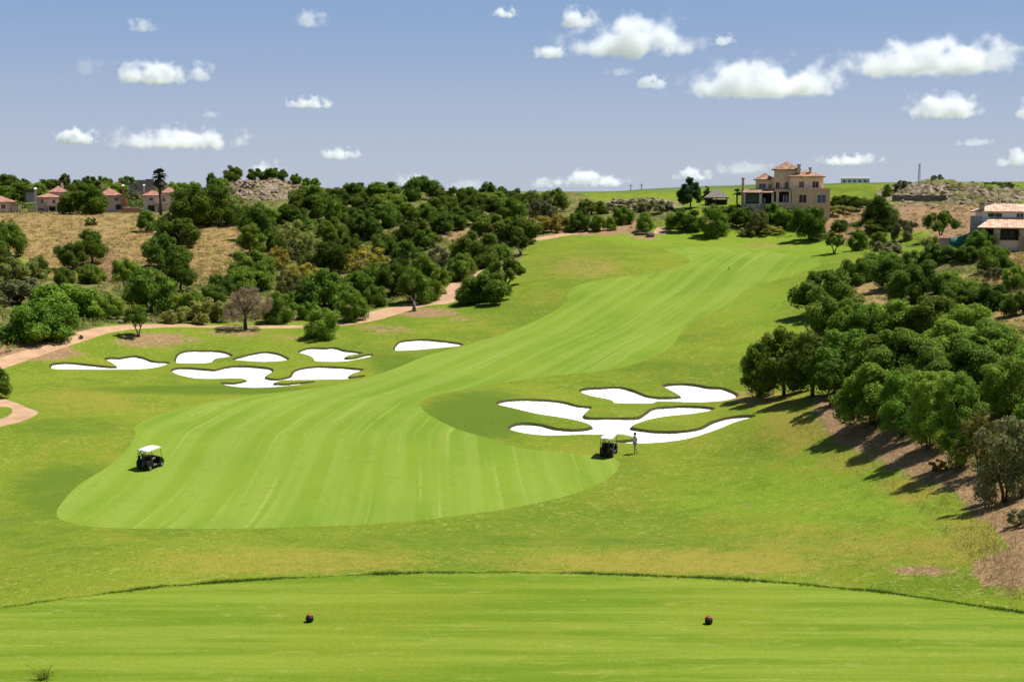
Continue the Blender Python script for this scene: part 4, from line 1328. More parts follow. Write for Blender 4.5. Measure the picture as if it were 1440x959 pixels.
# ------------------------------------------------------------------ ground cover nobody could count
def sample_poly(pts, n, seed, avoid=()):
    r = np.random.default_rng(seed)
    p = np.array(pts, float)
    out = np.zeros((0, 2))
    while len(out) < n:
        q = r.uniform(p.min(0), p.max(0), (n * 3, 2))
        ok = sdf(p, q[:, 0], q[:, 1]) > 0
        for a, mgn in avoid:
            ok &= sdf(np.array(a, float), q[:, 0], q[:, 1]) < -mgn
        out = np.concatenate([out, q[ok]])
    return out[:n]

def tufts(name, mat, pos, size, seed, per=36, leaf=0.16, aspect=0.4, squash=0.7):
    """loose low clumps of leaf faces on given spots"""
    r = np.random.default_rng(seed)
    n = len(pos)
    u = r.normal(size=(n, per, 3))
    u[..., 2] = np.abs(u[..., 2])
    u /= np.linalg.norm(u, axis=2)[..., None]
    c = pos[:, None] + u * (size[:, None] * r.uniform(0.3, 1, (n, per)))[..., None] * np.array([1, 1, squash])
    c, u = c.reshape(-1, 3), u.reshape(-1, 3)
    nn = u + r.normal(size=u.shape) * 0.6
    nn /= np.linalg.norm(nn, axis=1)[:, None]
    a = np.cross(nn, r.normal(size=u.shape))
    a /= np.linalg.norm(a, axis=1)[:, None]
    b = np.cross(nn, a)
    s = (leaf * r.uniform(.6, 1.4, (n, per)) * size[:, None] ** 0.5).reshape(-1, 1)
    vs = np.stack([c + a * s, c + b * s * aspect, c - a * s, c - b * s * aspect], 1).reshape(-1, 3)
    m = len(c)
    return tag(link_mesh(name, mesh_np(name, vs, np.arange(4 * m), np.full(m, 4), mat)), kind="stuff")

def blades(name, mat, pos, h, wd, seed, per=8, spread=0.2, lean=0.5):
    """upright tapering blades in bunches"""
    r = np.random.default_rng(seed)
    n = len(pos)
    c = np.repeat(pos, per, 0) + np.concatenate([r.normal(size=(n * per, 2)) * spread, np.zeros((n * per, 1))], 1)
    hh = np.repeat(h, per) * r.uniform(.5, 1.2, n * per)
    a = r.uniform(0, 6.283, n * per)
    side = np.stack([np.cos(a), np.sin(a), np.zeros_like(a)], 1) * (wd * r.uniform(.6, 1.4, n * per))[:, None]
    tip = c + np.stack([r.normal(size=n * per) * lean * hh, r.normal(size=n * per) * lean * hh, hh], 1)
    c[:, 2] -= 0.03
    vs = np.stack([c - side, c + side, tip], 1).reshape(-1, 3)
    m = n * per
    return tag(link_mesh(name, mesh_np(name, vs, np.arange(3 * m), np.full(m, 3), mat)), kind="stuff")

_avoid = [(v[1], 3) for v in PATHS.values()] + [(FAIRWAY, 12)]
SCRUB_L = [(-60, 380), (20, 372), (100, 398), (280, 400), (345, 345), (320, 310), (330, 292), (430, 287), (480, 272), (790, 275), (880, 318), (800, 322), (745, 336), (735, 345), (690, 380), (640, 395), (600, 420), (520, 434), (480, 449), (300, 454), (150, 455), (60, 480), (-60, 540)]
q = sample_poly(SCRUB_L, 2600, 21, _avoid)
h_ = hit(q[:, 0], q[:, 1])
h_ = h_[~np.isnan(h_[:, 0])]
rr = np.random.default_rng(5)
pick = rr.random(len(h_))
M_UNDER = leaf_mat("undergrowth_leaves", (0.085, 0.115, 0.020), (0.20, 0.225, 0.045), (0.29, 0.245, 0.07))
M_UNDER2 = leaf_mat("undergrowth_dry", (0.16, 0.125, 0.05), (0.32, 0.26, 0.11))
g = h_[pick < 0.74]
tufts("undergrowth", M_UNDER, g, rr.uniform(0.45, 1.5, len(g)), 6, 44, 0.15)
g = h_[pick >= 0.74]
tufts("dry_undergrowth", M_UNDER2, g, rr.uniform(0.3, 0.9, len(g)), 7, 34, 0.13, 0.25)
q = np.concatenate([sample_poly([(1160, 440), (1200, 380), (1300, 352), (1440, 360), (1500, 520), (1470, 700), (1400, 690), (1330, 640), (1260, 600), (1180, 545), (1120, 520), (1130, 470)], 700, 22),
                    sample_poly([(880, 328), (880, 285), (960, 290), (1050, 292), (1170, 300), (1250, 280), (1290, 330), (1240, 356), (1150, 342), (1060, 330), (960, 326)], 420, 23),
                    sample_poly([(1235, 262), (1300, 258), (1440, 262), (1440, 300), (1360, 300), (1250, 285)], 420, 24)])
h_ = hit(q[:, 0], q[:, 1])
h_ = h_[~np.isnan(h_[:, 0])]
q2 = np.concatenate([sample_poly([(1170, 300), (1250, 285), (1360, 296), (1360, 340), (1250, 352), (1180, 345)], 330, 26),
                     sample_poly([(1235, 258), (1300, 254), (1440, 260), (1440, 298), (1350, 300), (1250, 288)], 420, 27),
                     sample_poly([(310, 260), (340, 250), (400, 251), (440, 266), (440, 284), (330, 286)], 160, 28)])
h2 = hit(q2[:, 0], q2[:, 1])
h2 = h2[~np.isnan(h2[:, 0])]
tufts("green_bank_scrub", M_UNDER, h2[::3], rr.uniform(0.3, 0.8, len(h2[::3])), 12, 34, 0.12)
h2 = np.delete(h2, np.s_[::3], 0)
tufts("dry_bank_scrub", M_UNDER2, h2, rr.uniform(0.3, 0.85, len(h2)), 10, 30, 0.13, 0.3)
tufts("bank_undergrowth", M_UNDER, h_, rr.uniform(0.3, 0.95, len(h_)), 8, 36, 0.13)
q = sample_poly([(-60, 262), (100, 262), (230, 264), (330, 264), (330, 292), (200, 294), (-60, 296)], 700, 25)
h_ = hit(q[:, 0], q[:, 1])
h_ = h_[~np.isnan(h_[:, 0])]
tufts("far_undergrowth", leaf_mat("undergrowth_far", (0.05, 0.08, 0.014), (0.115, 0.155, 0.03)), h_, rr.uniform(0.8, 2.4, len(h_)), 9, 40, 0.30)

M_STRAW = leaf_mat("dry_grass_blades", (0.21, 0.15, 0.055), (0.40, 0.30, 0.13), None, 0.3, 0.1)
q = np.concatenate([sample_poly([(-60, 296), (190, 296), (262, 318), (330, 306), (345, 350), (330, 385), (285, 400), (150, 402), (60, 385), (30, 360), (-60, 380)], 2600, 31),
                    sample_poly([(1380, 350), (1470, 350), (1470, 420), (1390, 405), (1300, 410), (1300, 385), (1370, 392)], 420, 32)])
h_ = hit(q[:, 0], q[:, 1])
h_ = h_[~np.isnan(h_[:, 0])]
blades("dry_grass", M_STRAW, h_, rr.uniform(0.25, 0.75, len(h_)), 0.035, 33, 12, 0.35)
q = np.concatenate([sample_poly([(-60, 300), (190, 298), (262, 318), (330, 306), (345, 350), (330, 385), (285, 400), (150, 402), (60, 385), (30, 360), (-60, 380)], 420, 44), sample_poly([(100, 338), (260, 336), (260, 348), (100, 350)], 60, 45)])
h_ = hit(q[:, 0], q[:, 1])
h_ = h_[~np.isnan(h_[:, 0])]
tufts("field_scrub", leaf_mat("field_scrub_leaves", (0.12, 0.12, 0.024), (0.25, 0.225, 0.06)), h_, rr.uniform(0.25, 0.95, len(h_)), 13, 34, 0.13, 0.3)
q = sample_poly([(-60, 294), (195, 294), (195, 301), (-60, 302)], 220, 34)
h_ = hit(q[:, 0], q[:, 1])
h_ = h_[~np.isnan(h_[:, 0])]
blades("dry_reeds", leaf_mat("reed_blades", (0.14, 0.085, 0.05), (0.26, 0.17, 0.09)), h_, rr.uniform(0.4, 1.3, len(h_)), 0.05, 35, 8, 0.4, 0.2)

# longer fringe grass where the tee breaks away
ed = TEE[2:19]
M_FRINGE = leaf_mat("fringe_blades", (0.045, 0.085, 0.010), (0.115, 0.185, 0.020), None, 0.3, 0.1)
seg = np.linalg.norm(np.diff(ed, axis=0), axis=1)
cum = np.concatenate([[0], np.cumsum(seg)])
tt = rr.uniform(0, cum[-1], 5200)
ex, ey = np.interp(tt, cum, ed[:, 0]), np.interp(tt, cum, ed[:, 1])
ragged = 0.5 + vnoise(tt * 1.3, tt * 0 + 3, 77) * 0.9
ex, ey = ex + rr.normal(size=len(tt)) * 0.03, ey + 0.04 + rr.normal(size=len(tt)) * 0.07
ez = land(ex, ey)
blades("fringe_grass", M_FRINGE, np.stack([ex, ey, ez], 1), 0.085 * ragged * (0.25 + 1.1 * vnoise(tt * 0.55, tt * 0 + 9, 78)), 0.005, 36, 7, 0.035, 0.6)

# tufty rough on the bank right below the tee and short tussocks over the near rough
q = sample_poly([(-20, 700), (80, 730), (300, 748), (700, 726), (870, 668), (1100, 640), (1230, 670), (1380, 750), (1440, 800), (1440, 855), (1250, 828), (1000, 808), (720, 800), (500, 803), (200, 822), (-20, 850)], 5200, 37)
h_ = hit(q[:, 0], q[:, 1])
h_ = h_[~np.isnan(h_[:, 0])]
blades("rough_tussocks", leaf_mat("rough_blades", (0.13, 0.18, 0.022), (0.215, 0.235, 0.05), None, 0.3, 0.1), h_, rr.uniform(0.03, 0.07, len(h_)), 0.012, 38, 8, 0.2, 1.1)

# thin dry grass and litter over the bare soil under the right bank's trees
q = sample_poly([(1120, 570), (1200, 565), (1320, 620), (1440, 690), (1440, 850), (1380, 800), (1300, 720), (1200, 665), (1120, 610)], 1500, 39)
h_ = hit(q[:, 0], q[:, 1])
h_ = h_[~np.isnan(h_[:, 0])]
blades("bank_grass", leaf_mat("bank_blades", (0.15, 0.14, 0.03), (0.34, 0.26, 0.10), None, 0.3, 0.1), h_, rr.uniform(0.06, 0.22, len(h_)), 0.012, 40, 9, 0.22, 0.6)

# broken stone on the two rocky knolls
q = np.concatenate([sample_poly([(310, 262), (340, 252), (400, 253), (432, 268), (425, 282), (330, 282)], 150, 41),
                    sample_poly([(1238, 272), (1270, 256), (1320, 257), (1440, 262), (1440, 296), (1330, 296), (1250, 288)], 80, 42),
                    sample_poly([(825, 284), (930, 276), (950, 284), (920, 294), (840, 294)], 60, 43)])
h_ = hit(q[:, 0], q[:, 1])
h_ = h_[~np.isnan(h_[:, 0])]
iv, if_ = ICO
vs, fs = [], []
for i, p in enumerate(h_):
    sc = rr.uniform(0.22, 0.75) * np.array([1, 1, 0.75]) * rr.uniform(.7, 1.3, 3)
    v = iv * (1 + rr.normal(size=(len(iv), 1)) * 0.20) * sc
    vs.append(v + p)
    fs.append(if_ + i * len(iv))
M_STONE = flat_mat("pale_stone", (0.20, 0.145, 0.097), 0.95, 0.35, 0.7)
fs = np.concatenate(fs)
tag(link_mesh("rubble", mesh_np("rubble", np.concatenate(vs), fs.ravel(), np.full(len(fs), 3), M_STONE)), kind="stuff")

# ------------------------------------------------------------------ single rocks, stump, fallen trunk, weed
def boulder(px, py, wpx, label, mat):
    p = hit(px, py)[0]
    s = wpx * p[1] / FPX / 2
    r = np.random.default_rng(int(px))
    import bmesh
    bm = bmesh.new()
    bmesh.ops.create_icosphere(bm, subdivisions=3, radius=1)
    for v in bm.verts:
        c = np.array(v.co[:])
        k = 1 + 0.5 * float(fbm(np.array([c[0] * 1.5 + c[2] + px]), np.array([c[1] * 1.5 - c[2]]), 5, 3)[0])
        v.co = Vector(c * k * np.array([s, s * .8, s * .75])) + Vector((0, 0, s * .4))
    me = bpy.data.meshes.new("boulder")
    bm.to_mesh(me)
    bm.free()
    me.materials.append(mat)
    tag(link_mesh("boulder", me, None, tuple(p)), label, "boulder")
boulder(663, 411, 15, "pale grey boulder beside the dark clump at the end of the left path", M_STONE)
boulder(914, 333, 12, "dark boulder at the far edge of the fairway below the green hill", flat_mat("dark_stone", (0.10, 0.085, 0.07), 0.9, 0.3))
boulder(170, 455, 9, "small pale boulder above the left path, near the dark small tree", M_STONE)

p = hit(582, 438)[0]
t_ = thing("dead_stump", "grey dead tree stump with broken limbs beside the left path", "tree stump", tuple(p))
MB().tube([(0, 0, -.2), (.05, 0, .7), (.0, .02, 1.5)], [.34, .25, .2], 9).tube([(0, 0, -.1), (-.5, -.2, .05), (-.9, -.3, -.05)], [.16, .11, .05], 7).build("trunk", M_DEAD, t_, True)
MB().tube([(0, .02, 1.35), (.25, 0, 2.0), (.3, .05, 2.6)], [.14, .1, .03], 7).build("limb", M_DEAD, t_, True)
MB().tube([(0, .02, 1.3), (-.3, .05, 1.8), (-.55, .1, 2.4)], [.12, .08, .02], 7).build("limb", M_DEAD, t_, True)
p = hit(903, 331)[0]
t_ = thing("fallen_trunk", "dark fallen tree trunk lying at the fairway's far end", "tree trunk", tuple(p), 0.2)
MB().tube([(-1.6, 0, .25), (-.4, .05, .32), (.9, 0, .28), (1.7, -.1, .2)], [.3, .28, .22, .1], 9).build("trunk", M_BARK, t_, True)
MB().tube([(-.6, 0, .4), (-.8, .1, 1.1), (-1.2, .2, 1.7)], [.14, .1, .03], 7).build("limb", M_BARK, t_, True)

# wispy weed at the lower left, on the tee
x_, y_, z_ = ray(62, 955)
k_ = (TEE_Z - CAM_Z) / z_
wp = np.array([x_ * k_, y_ * k_, TEE_Z])
wr = random.Random(3)
m = MB()
for i in range(70):
    a, l, hh = wr.uniform(0, 6.28), wr.uniform(.05, .42), wr.uniform(.05, .30)
    e = (math.cos(a) * l, math.sin(a) * l * .7, hh)
    m.tube([(e[0] * .2, e[1] * .2, 0), (e[0] * .5, e[1] * .5, hh * .7), e], [.0035, .0028, .001], 4)
    for j in range(2):
        b = wr.uniform(.4, .9)
        q_ = (e[0] * b, e[1] * b, hh * b)
        m.tube([q_, (q_[0] + wr.uniform(-.05, .05), q_[1] + wr.uniform(-.04, .04), q_[2] + wr.uniform(.01, .06))], [.0026, .001], 4)
tag(m.build("weed", leaf_mat('weed_stems', (0.13, 0.17, 0.02), (0.24, 0.27, 0.05)), None, False, 0, tuple(wp)), "wispy green weed standing on the tee in the lower left corner", "weed")
# ------------------------------------------------------------------ buildings
def wall_mat(name, c):
    t = NT(name)
    p = t.obj()
    f = t.rng(t.noise(p, 0.9, 5, 0.6), 0.3, 0.7)
    col = t.mix(f, tuple(x * 0.86 for x in c), tuple(min(1, x * 1.1) for x in c))
    st = t.noise(t.scale(p, (2.5, 2.5, 0.3)), 1.5, 3)
    col = t.mix(t.math('MULTIPLY', t.rng(st, 0.55, 0.75), 0.3), col, tuple(x * 0.6 for x in c))
    t.col(col)
    t.bump(t.noise(p, 14, 3), 0.2, 0.01)
    return t.m
def tile_mat(name, a, b, c):
    t = NT(name)
    p = t.obj()
    col = t.mix(t.rng(t.noise(p, 1.3, 3, 0.7), 0.35, 0.65), a, b)
    vo = t.n("TexVoronoi")
    vo.inputs["Scale"].default_value = 2.6
    t.L(p, vo.inputs["Vector"])
    sp = t.n("SeparateColor")
    t.L(vo.outputs["Color"], sp.inputs[0])
    col = t.mix(t.rng(sp.outputs[0], 0.6, 0.9), col, c)
    t.col(col)
    wv = t.n("TexWave", wave_type='BANDS', bands_direction='X')
    wv.inputs["Scale"].default_value = 1.6
    t.L(p, wv.inputs["Vector"])
    t.bump(wv.outputs["Fac"], 0.8, 0.08)
    t.b.inputs["Roughness"].default_value = 0.85
    return t.m
M_VILLA = wall_mat("ochre_render", (0.68, 0.44, 0.27))
M_VILLA_L = wall_mat("light_ochre_render", (0.76, 0.535, 0.38))
M_TILE = tile_mat("clay_tiles", (0.21, 0.105, 0.062), (0.31, 0.17, 0.105), (0.40, 0.26, 0.18))
M_TILE_RED = tile_mat("red_clay_tiles", (0.27, 0.115, 0.085), (0.36, 0.17, 0.125), (0.43, 0.25, 0.19))
M_TILE_PALE = tile_mat("pale_clay_tiles", (0.42, 0.23, 0.15), (0.55, 0.37, 0.26), (0.64, 0.50, 0.38))
M_SHADE = flat_mat("recess_shade_and_dark_trim", (0.045, 0.036, 0.03), 0.9)  # near-black: painted shade for porches and openings, also dark rails and doors
M_PANE = flat_mat("dark_window_glass", (0.022, 0.022, 0.028), 0.12, 0.1, 2.0, 0.0, 0.5)
M_PANE_RED = flat_mat("deep_red_curtained_glass", (0.075, 0.012, 0.018), 0.2, 0.2)
M_PANE_BLUE = flat_mat("blue_grey_window_glass", (0.085, 0.10, 0.14), 0.15, 0.2)
M_FRAME = flat_mat("pale_window_surround", (0.58, 0.47, 0.36), 0.8)
M_WHITE = wall_mat("white_render", (0.76, 0.75, 0.75))
M_PINK = wall_mat("pink_render", (0.56, 0.385, 0.30))
M_PINK_L = wall_mat("pale_pink_render", (0.64, 0.49, 0.385))
M_GREYR = wall_mat("grey_render", (0.30, 0.28, 0.265))
M_RED_RENDER = wall_mat("terracotta_render", (0.46, 0.19, 0.115))
M_AWN = flat_mat("green_canvas", (0.10, 0.12, 0.075), 0.9)
M_STW = flat_mat("rubble_stone_wall", (0.42, 0.32, 0.22), 0.95, 0.35, 1.6)

class House:
    def __init__(s, name, label, cat, px, py, d, turn=0.0):
        s.k = d / FPX
        s.px, s.py = px, py
        p = at(px, py, d)
        s.az = math.atan2(p[0], p[1])
        s.o = thing(name, label, cat, tuple(p), -s.az + turn)
    def x(s, px):
        return (px - s.px) * s.k
    def z(s, py):
        return (s.py - py) * s.k
    def block(s, name, mat, px0, px1, py0, py1, y0, y1, parent=None, bevel=0.0):
        return MB().box(s.x(px0), s.x(px1), y0, y1, s.z(py1), s.z(py0)).build(name, mat, parent or s.o, bevel=bevel)
    def roof(s, px0, px1, eave, ridge, y0, y1, over=0.45, mat=None, name="roof"):
        return MB().hip(s.x(px0) - over, s.x(px1) + over, y0 - over, y1 + over, s.z(eave) + 0.003, s.z(ridge) - s.z(eave), 0.16).build(name, mat or M_TILE, s.o)
    def window(s, px0, px1, py0, py1, y, pane, arch=False, frame=M_FRAME, sill=True):
        x0, x1, z0, z1 = s.x(px0), s.x(px1), s.z(py1), s.z(py0)
        t = 0.10
        m = MB().box(x0 - t, x0, y - .07, y, z0, z1).box(x1, x1 + t, y - .07, y, z0, z1).box(x0 - t, x1 + t, y - .072, y, z1, z1 + t)
        if sill:
            m.box(x0 - t * 1.8, x1 + t * 1.8, y - .16, y, z0 - t, z0)
        if arch:
            n = 8
            r = (x1 - x0) / 2
            pts = [(x0 + r - math.cos(math.pi * i / n) * (r + t), z1 + math.sin(math.pi * i / n) * (r * .7 + t)) for i in range(n + 1)]
            m.prism([(a, b) for a, b in pts], y - .066, y, 'y')
        f = m.build("window", frame, s.o)
        q = MB().box(x0, x1, y - .025, y, z0, z1)
        if arch:
            q.prism([(x0 + r - math.cos(math.pi * i / n) * r, z1 + 0.005 + math.sin(math.pi * i / n) * r * .7) for i in range(n + 1)], y - .095, y, 'y')
        q.build("pane", pane, f)
        MB().box((x0 + x1) / 2 - .03, (x0 + x1) / 2 + .03, y - .05, y - .025, z0, z1).build("mullion", frame, f)
        return f

# --- the villa
v = House("villa", "large ochre villa with a tower, tiled hip roofs and arched windows above the fairway's end", "villa", 1104, 300, 262)
v.block("wall", M_VILLA, 1112.6, 1164.5, 267, 322, 0.0, 9.0)
v.block("coping", M_VILLA_L, 1112, 1165, 265.2, 267, -0.12, 2.2)
v.block("upper_wall", M_VILLA_L, 1109, 1155, 250, 266.9, 1.7, 8.8)
v.roof(1109, 1155, 250, 240.6, 1.7, 8.8, 0.5)
v.block("tower", M_VILLA_L, 1087.5, 1121, 240, 310, 3.2, 8.2)
v.roof(1087.5, 1121, 240, 228.6, 3.2, 8.2, 0.55)
v.block("wing_wall", M_VILLA_L, 1062, 1087.4, 254, 310, 4.0, 9.0)
v.roof(1062, 1087, 254, 244.5, 4.0, 9.0, 0.5)
for a, b, c, e, y0, y1 in ((1119, 1123.5, 233.5, 244, 2.6, 3.19), (1135, 1138.6, 238, 249, 3.0, 3.7), (1042.4, 1046, 252, 290, 4.0, 4.6), (1084, 1087, 251, 258, 3.3, 3.99)):
    ch = v.block("chimney", M_VILLA, a, b, c, e, y0, y1)
    MB().box(v.x(a) - .08, v.x(b) + .08, y0 - .08, y1 + .08, v.z(c) + .002, v.z(c) + .2).build("chimney_cap", M_TILE, ch)
# porch, loggia, terrace
v.block("porch_back_wall", M_SHADE, 1047, 1087.4, 270, 306, 3.4, 3.9)  # wall coloured with the shade under the porch roof
m = MB()
m.add([(v.x(1044.5), -0.3, v.z(272.4)), (v.x(1088), -0.3, v.z(272.4)), (v.x(1088), 3.99, v.z(267.5)), (v.x(1047), 3.99, v.z(267.5)),
       (v.x(1044.5), -0.3, v.z(271.2)), (v.x(1088), -0.3, v.z(271.2)), (v.x(1088), 3.99, v.z(266.3)), (v.x(1047), 3.99, v.z(266.3))],
      [(0, 3, 2, 1), (4, 5, 6, 7), (0, 1, 5, 4), (1, 2, 6, 5), (2, 3, 7, 6), (3, 0, 4, 7)])
m.build("porch_roof", M_TILE, v.o)
for a, b in ((1046.5, 1049), (1067.8, 1072), (1085, 1088)):
    v.block("pillar", M_VILLA_L, a, b, 272.6, 310, 0.0, 0.45)
v.block("awning", M_AWN, 1049.2, 1066.5, 273.5, 285.5, 0.5, 0.58)
v.block("loggia_back_wall", M_SHADE, 1088, 1112.5, 270, 300, 2.6, 3.15)  # the loggia's shade is put into this wall's colour
v.block("balcony", M_VILLA, 1088.1, 1112.5, 267.4, 270.2, 0.15, 3.1)
v.block("balcony_rail", M_SHADE, 1088.1, 1109, 264.6, 265.2, 0.2, 0.26)
for a in (1088.5, 1093.5, 1098.5, 1103.5, 1108.4):
    v.block("rail_post", M_SHADE, a, a + .5, 265.3, 267.3, 0.2, 0.26)
v.block("pillar", M_VILLA_L, 1091, 1095, 270.3, 300, 0.3, 0.8)
v.block("pillar", M_VILLA_L, 1108.6, 1111.6, 270.3, 300, 0.3, 0.8)
v.block("door", M_WHITE, 1100.6, 1102.6, 275, 286, 2.5, 2.59)
v.block("door", M_WHITE, 1104.4, 1106.6, 274, 286, 2.5, 2.59)
v.block("door", M_WHITE, 1073.5, 1076.5, 279, 286, 3.3, 3.39)
v.block("terrace_wall", M_VILLA, 1089, 1112.4, 286, 293, -0.4, 0.14)
v.block("terrace_coping", M_VILLA_L, 1088.4, 1112.5, 285.2, 285.95, -0.5, 0.2)
v.block("base_wall", M_STW, 1087, 1130, 293.1, 322, -0.9, -0.05)
v.block("base_opening_shade", M_SHADE, 1104, 1115, 294, 300, -0.95, -0.91)  # thin dark sheet painted as the shade inside an opening
v.block("low_wall", M_STW, 1045, 1087.9, 287, 312, -0.3, -0.03)
v.window(1090.2, 1095.2, 259, 266, 3.2, M_PANE_RED, True)
v.window(1102.6, 1107.2, 258.5, 266, 3.2, M_PANE, True)
v.window(1122.4, 1128.6, 256.4, 264.4, 1.7, flat_mat("olive_shutter_glass", (0.06, 0.062, 0.045), 0.3))
v.window(1140.6, 1148.6, 256.4, 264.6, 1.7, M_PANE_RED)
v.window(1122.6, 1132.4, 274.6, 285.2, 0.0, M_PANE_RED)
v.window(1147.4, 1158.6, 274.8, 285.2, 0.0, M_PANE_BLUE)
v.window(1067, 1076, 259, 266, 4.0, M_PANE_BLUE, False, M_FRAME)
v.window(1080, 1084, 260, 266, 4.0, M_PANE)
for a, b in ((1121, 1134), (1146, 1160)):
    v.block("window_box", M_VILLA_L, a, b, 286.6, 288.4, -0.35, -0.01)

# --- thatched pavilion
v = House("pavilion", "small open pavilion with a grey thatched hip roof left of the villa", "pavilion", 1007, 292, 285)
MB().hip(v.x(990), v.x(1024.5), 0, 4.6, v.z(279.5), v.z(268.5) - v.z(279.5), 0.25).build("roof", flat_mat("grey_thatch", (0.17, 0.15, 0.13), 0.95, 0.3, 4), v.o)
for a in (992, 1007, 1021.5):
    for y in (0.4, 4.0):
        MB().tube([(v.x(a), y, -2.5), (v.x(a), y, v.z(279.6))], 0.13, 8).build("post", M_BARK, v.o)
v.block("back_wall", M_SHADE, 993, 1021, 281, 305, 3.2, 3.5)  # shade beneath the thatch put into the wall colour

# --- white building and masts on the far hill
v = House("farm_building", "long low white building with grey roof on the far green hill", "farm building", 1202, 262, 690)
v.block("wall", M_WHITE, 1183, 1221.5, 255, 268, 0, 9)
m = MB().prism([(-0.6, v.z(255.4)), (4.5, v.z(252)), (9.6, v.z(255.4)), (9.6, v.z(255)), (-0.6, v.z(255))], v.x(1182), v.x(1222.5), 'x')
m.build("roof", flat_mat("grey_sheet_roof", (0.22, 0.235, 0.26), 0.6), v.o)
for a in (1186, 1193, 1200, 1207, 1214):
    MB().box(v.x(a), v.x(a + 3), -.06, 0, v.z(260), v.z(257.2)).build("window", M_PANE, v.o)
v.block("door", M_GREYR, 1218.3, 1220.5, 257.5, 263, -.08, 0)
v.o.location.z += 1.4

p = at(1292, 262, 600)
t_ = thing("radio_mast", "thin grey lattice mast rising behind the rocky ridge", "mast", tuple(p))
hh = 31 * 600 / FPX
m = MB()
for a in range(3):
    ax, ay = math.cos(a * 2.094), math.sin(a * 2.094)
    m.tube([(ax * .75, ay * .75, -4), (ax * .28, ay * .28, hh)], 0.11, 5)
M_STEEL = flat_mat("galvanised_steel", (0.30, 0.32, 0.34), 0.5, 0.1, 2, 0.6)
m.build("mast_legs", M_STEEL, t_)
m = MB()
for i in range(14):
    z0, z1 = i * hh / 14, (i + 1) * hh / 14
    s0, s1 = .75 - .47 * i / 14, .75 - .47 * (i + 1) / 14
    for a in range(3):
        m.tube([(math.cos(a * 2.094) * s0, math.sin(a * 2.094) * s0, z0), (math.cos((a + 1) * 2.094) * s1, math.sin((a + 1) * 2.094) * s1, z1)], 0.05, 4)
m.build("bracing", M_STEEL, t_)
for i in range(3):
    MB().tube([(.3, -.35, hh - 1 - i * 1.2), (.3, -.35, hh - .1 - i * 1.2)], .16, 6).build("antenna", M_WHITE, t_)
for px, lab in ((887, "left wooden pole of two on the green hill's skyline"), (902, "right wooden pole of two on the green hill's skyline")):
    p = at(px, 268, 610)
    zg = float(land(np.array([p[0]]), np.array([p[1]]))[0])
    top = at(px, 258.5 if px > 890 else 260, 610)[2]
    t_ = thing("utility_pole", lab, "utility pole", (p[0], p[1], zg), 0, "wooden poles on the green hill")
    MB().tube([(0, 0, -.5), (0, 0, max(3, top - zg))], [.22, .15], 7).build("pole", M_BARK, t_)
    MB().box(-.9, .9, -.08, .08, max(3, top - zg) - .8, max(3, top - zg) - .6).build("crossarm", M_BARK, t_)

# --- house under the right ridge
v = House("tiled_house", "white and stone house with two mottled pale tile roofs at the right edge", "house", 1400, 347, 174)
v.block("wall", M_STW, 1380, 1485, 322, 352, 3.4, 9.0)
v.block("side_wall", M_GREYR, 1364.5, 1380, 306, 352, 3.6, 9.0)
v.block("upper_wall", M_WHITE, 1371, 1485, 300, 321.9, 4.0, 9.4)
v.roof(1368, 1486, 300, 289.5, 4.0, 9.4, 0.5, M_TILE_PALE)
m = MB()
X0, X1, Y0, Y1 = v.x(1375), v.x(1488), -0.7, 3.95
z0, z1 = v.z(321.5), v.z(308.5)
m.add([(X0, Y0, z0), (X1, Y0, z0), (X1, Y1, z1), (v.x(1392), Y1, z1), (X0, Y1, z0), (X0, Y0, z0 + .14), (X1, Y0, z0 + .14), (X1, Y1, z1 + .14), (v.x(1392), Y1, z1 + .14), (X0, Y1, z0 + .14)],
      [(0, 1, 6, 5), (5, 6, 7, 8), (5, 8, 9), (0, 5, 9, 4), (4, 9, 8, 3), (1, 2, 7, 6), (2, 3, 8, 7), (0, 4, 3, 2, 1)])
m.build("porch_roof", M_TILE_PALE, v.o)
ch = v.block("chimney", M_STW, 1375.5, 1383, 286, 297, 3.7, 4.4)
MB().box(v.x(1374.8), v.x(1383.7), 3.62, 4.48, v.z(286) + .002, v.z(285)).build("chimney_cap", M_TILE_PALE, ch)
for a, b in ((1388, 1406.5), (1426, 1435), (1450, 1460)):
    v.window(a, b, 301.2, 306.4, 4.0, M_PANE, False, M_WHITE, False)
v.block("porch_opening_shade", M_SHADE, 1382, 1397, 323, 347, 3.3, 3.39)  # dark sheet on the wall stands in for the porch's shade
v.window(1408, 1425, 324.5, 336, 3.4, flat_mat("shuttered_glass", (0.16, 0.125, 0.12), 0.5), False, M_SHADE)
v.block("door", M_SHADE, 1426.5, 1429, 325, 340, 3.3, 3.39)
v.block("pillar", M_VILLA_L, 1382.2, 1385, 321.7, 352, -0.35, -0.07)
for a, b in ((1396.4, 1405), (1430, 1439), (1464, 1473)):
    v.block("pillar", M_STW, a, b, 321.7, 352, -0.5, 0.3, None, 0.03)
v.block("porch_wall", M_VILLA_L, 1405.1, 1429.9, 338, 352, -0.3, 0.0)
v.block("porch_wall", M_VILLA_L, 1439.1, 1463.9, 338, 352, -0.3, 0.0)

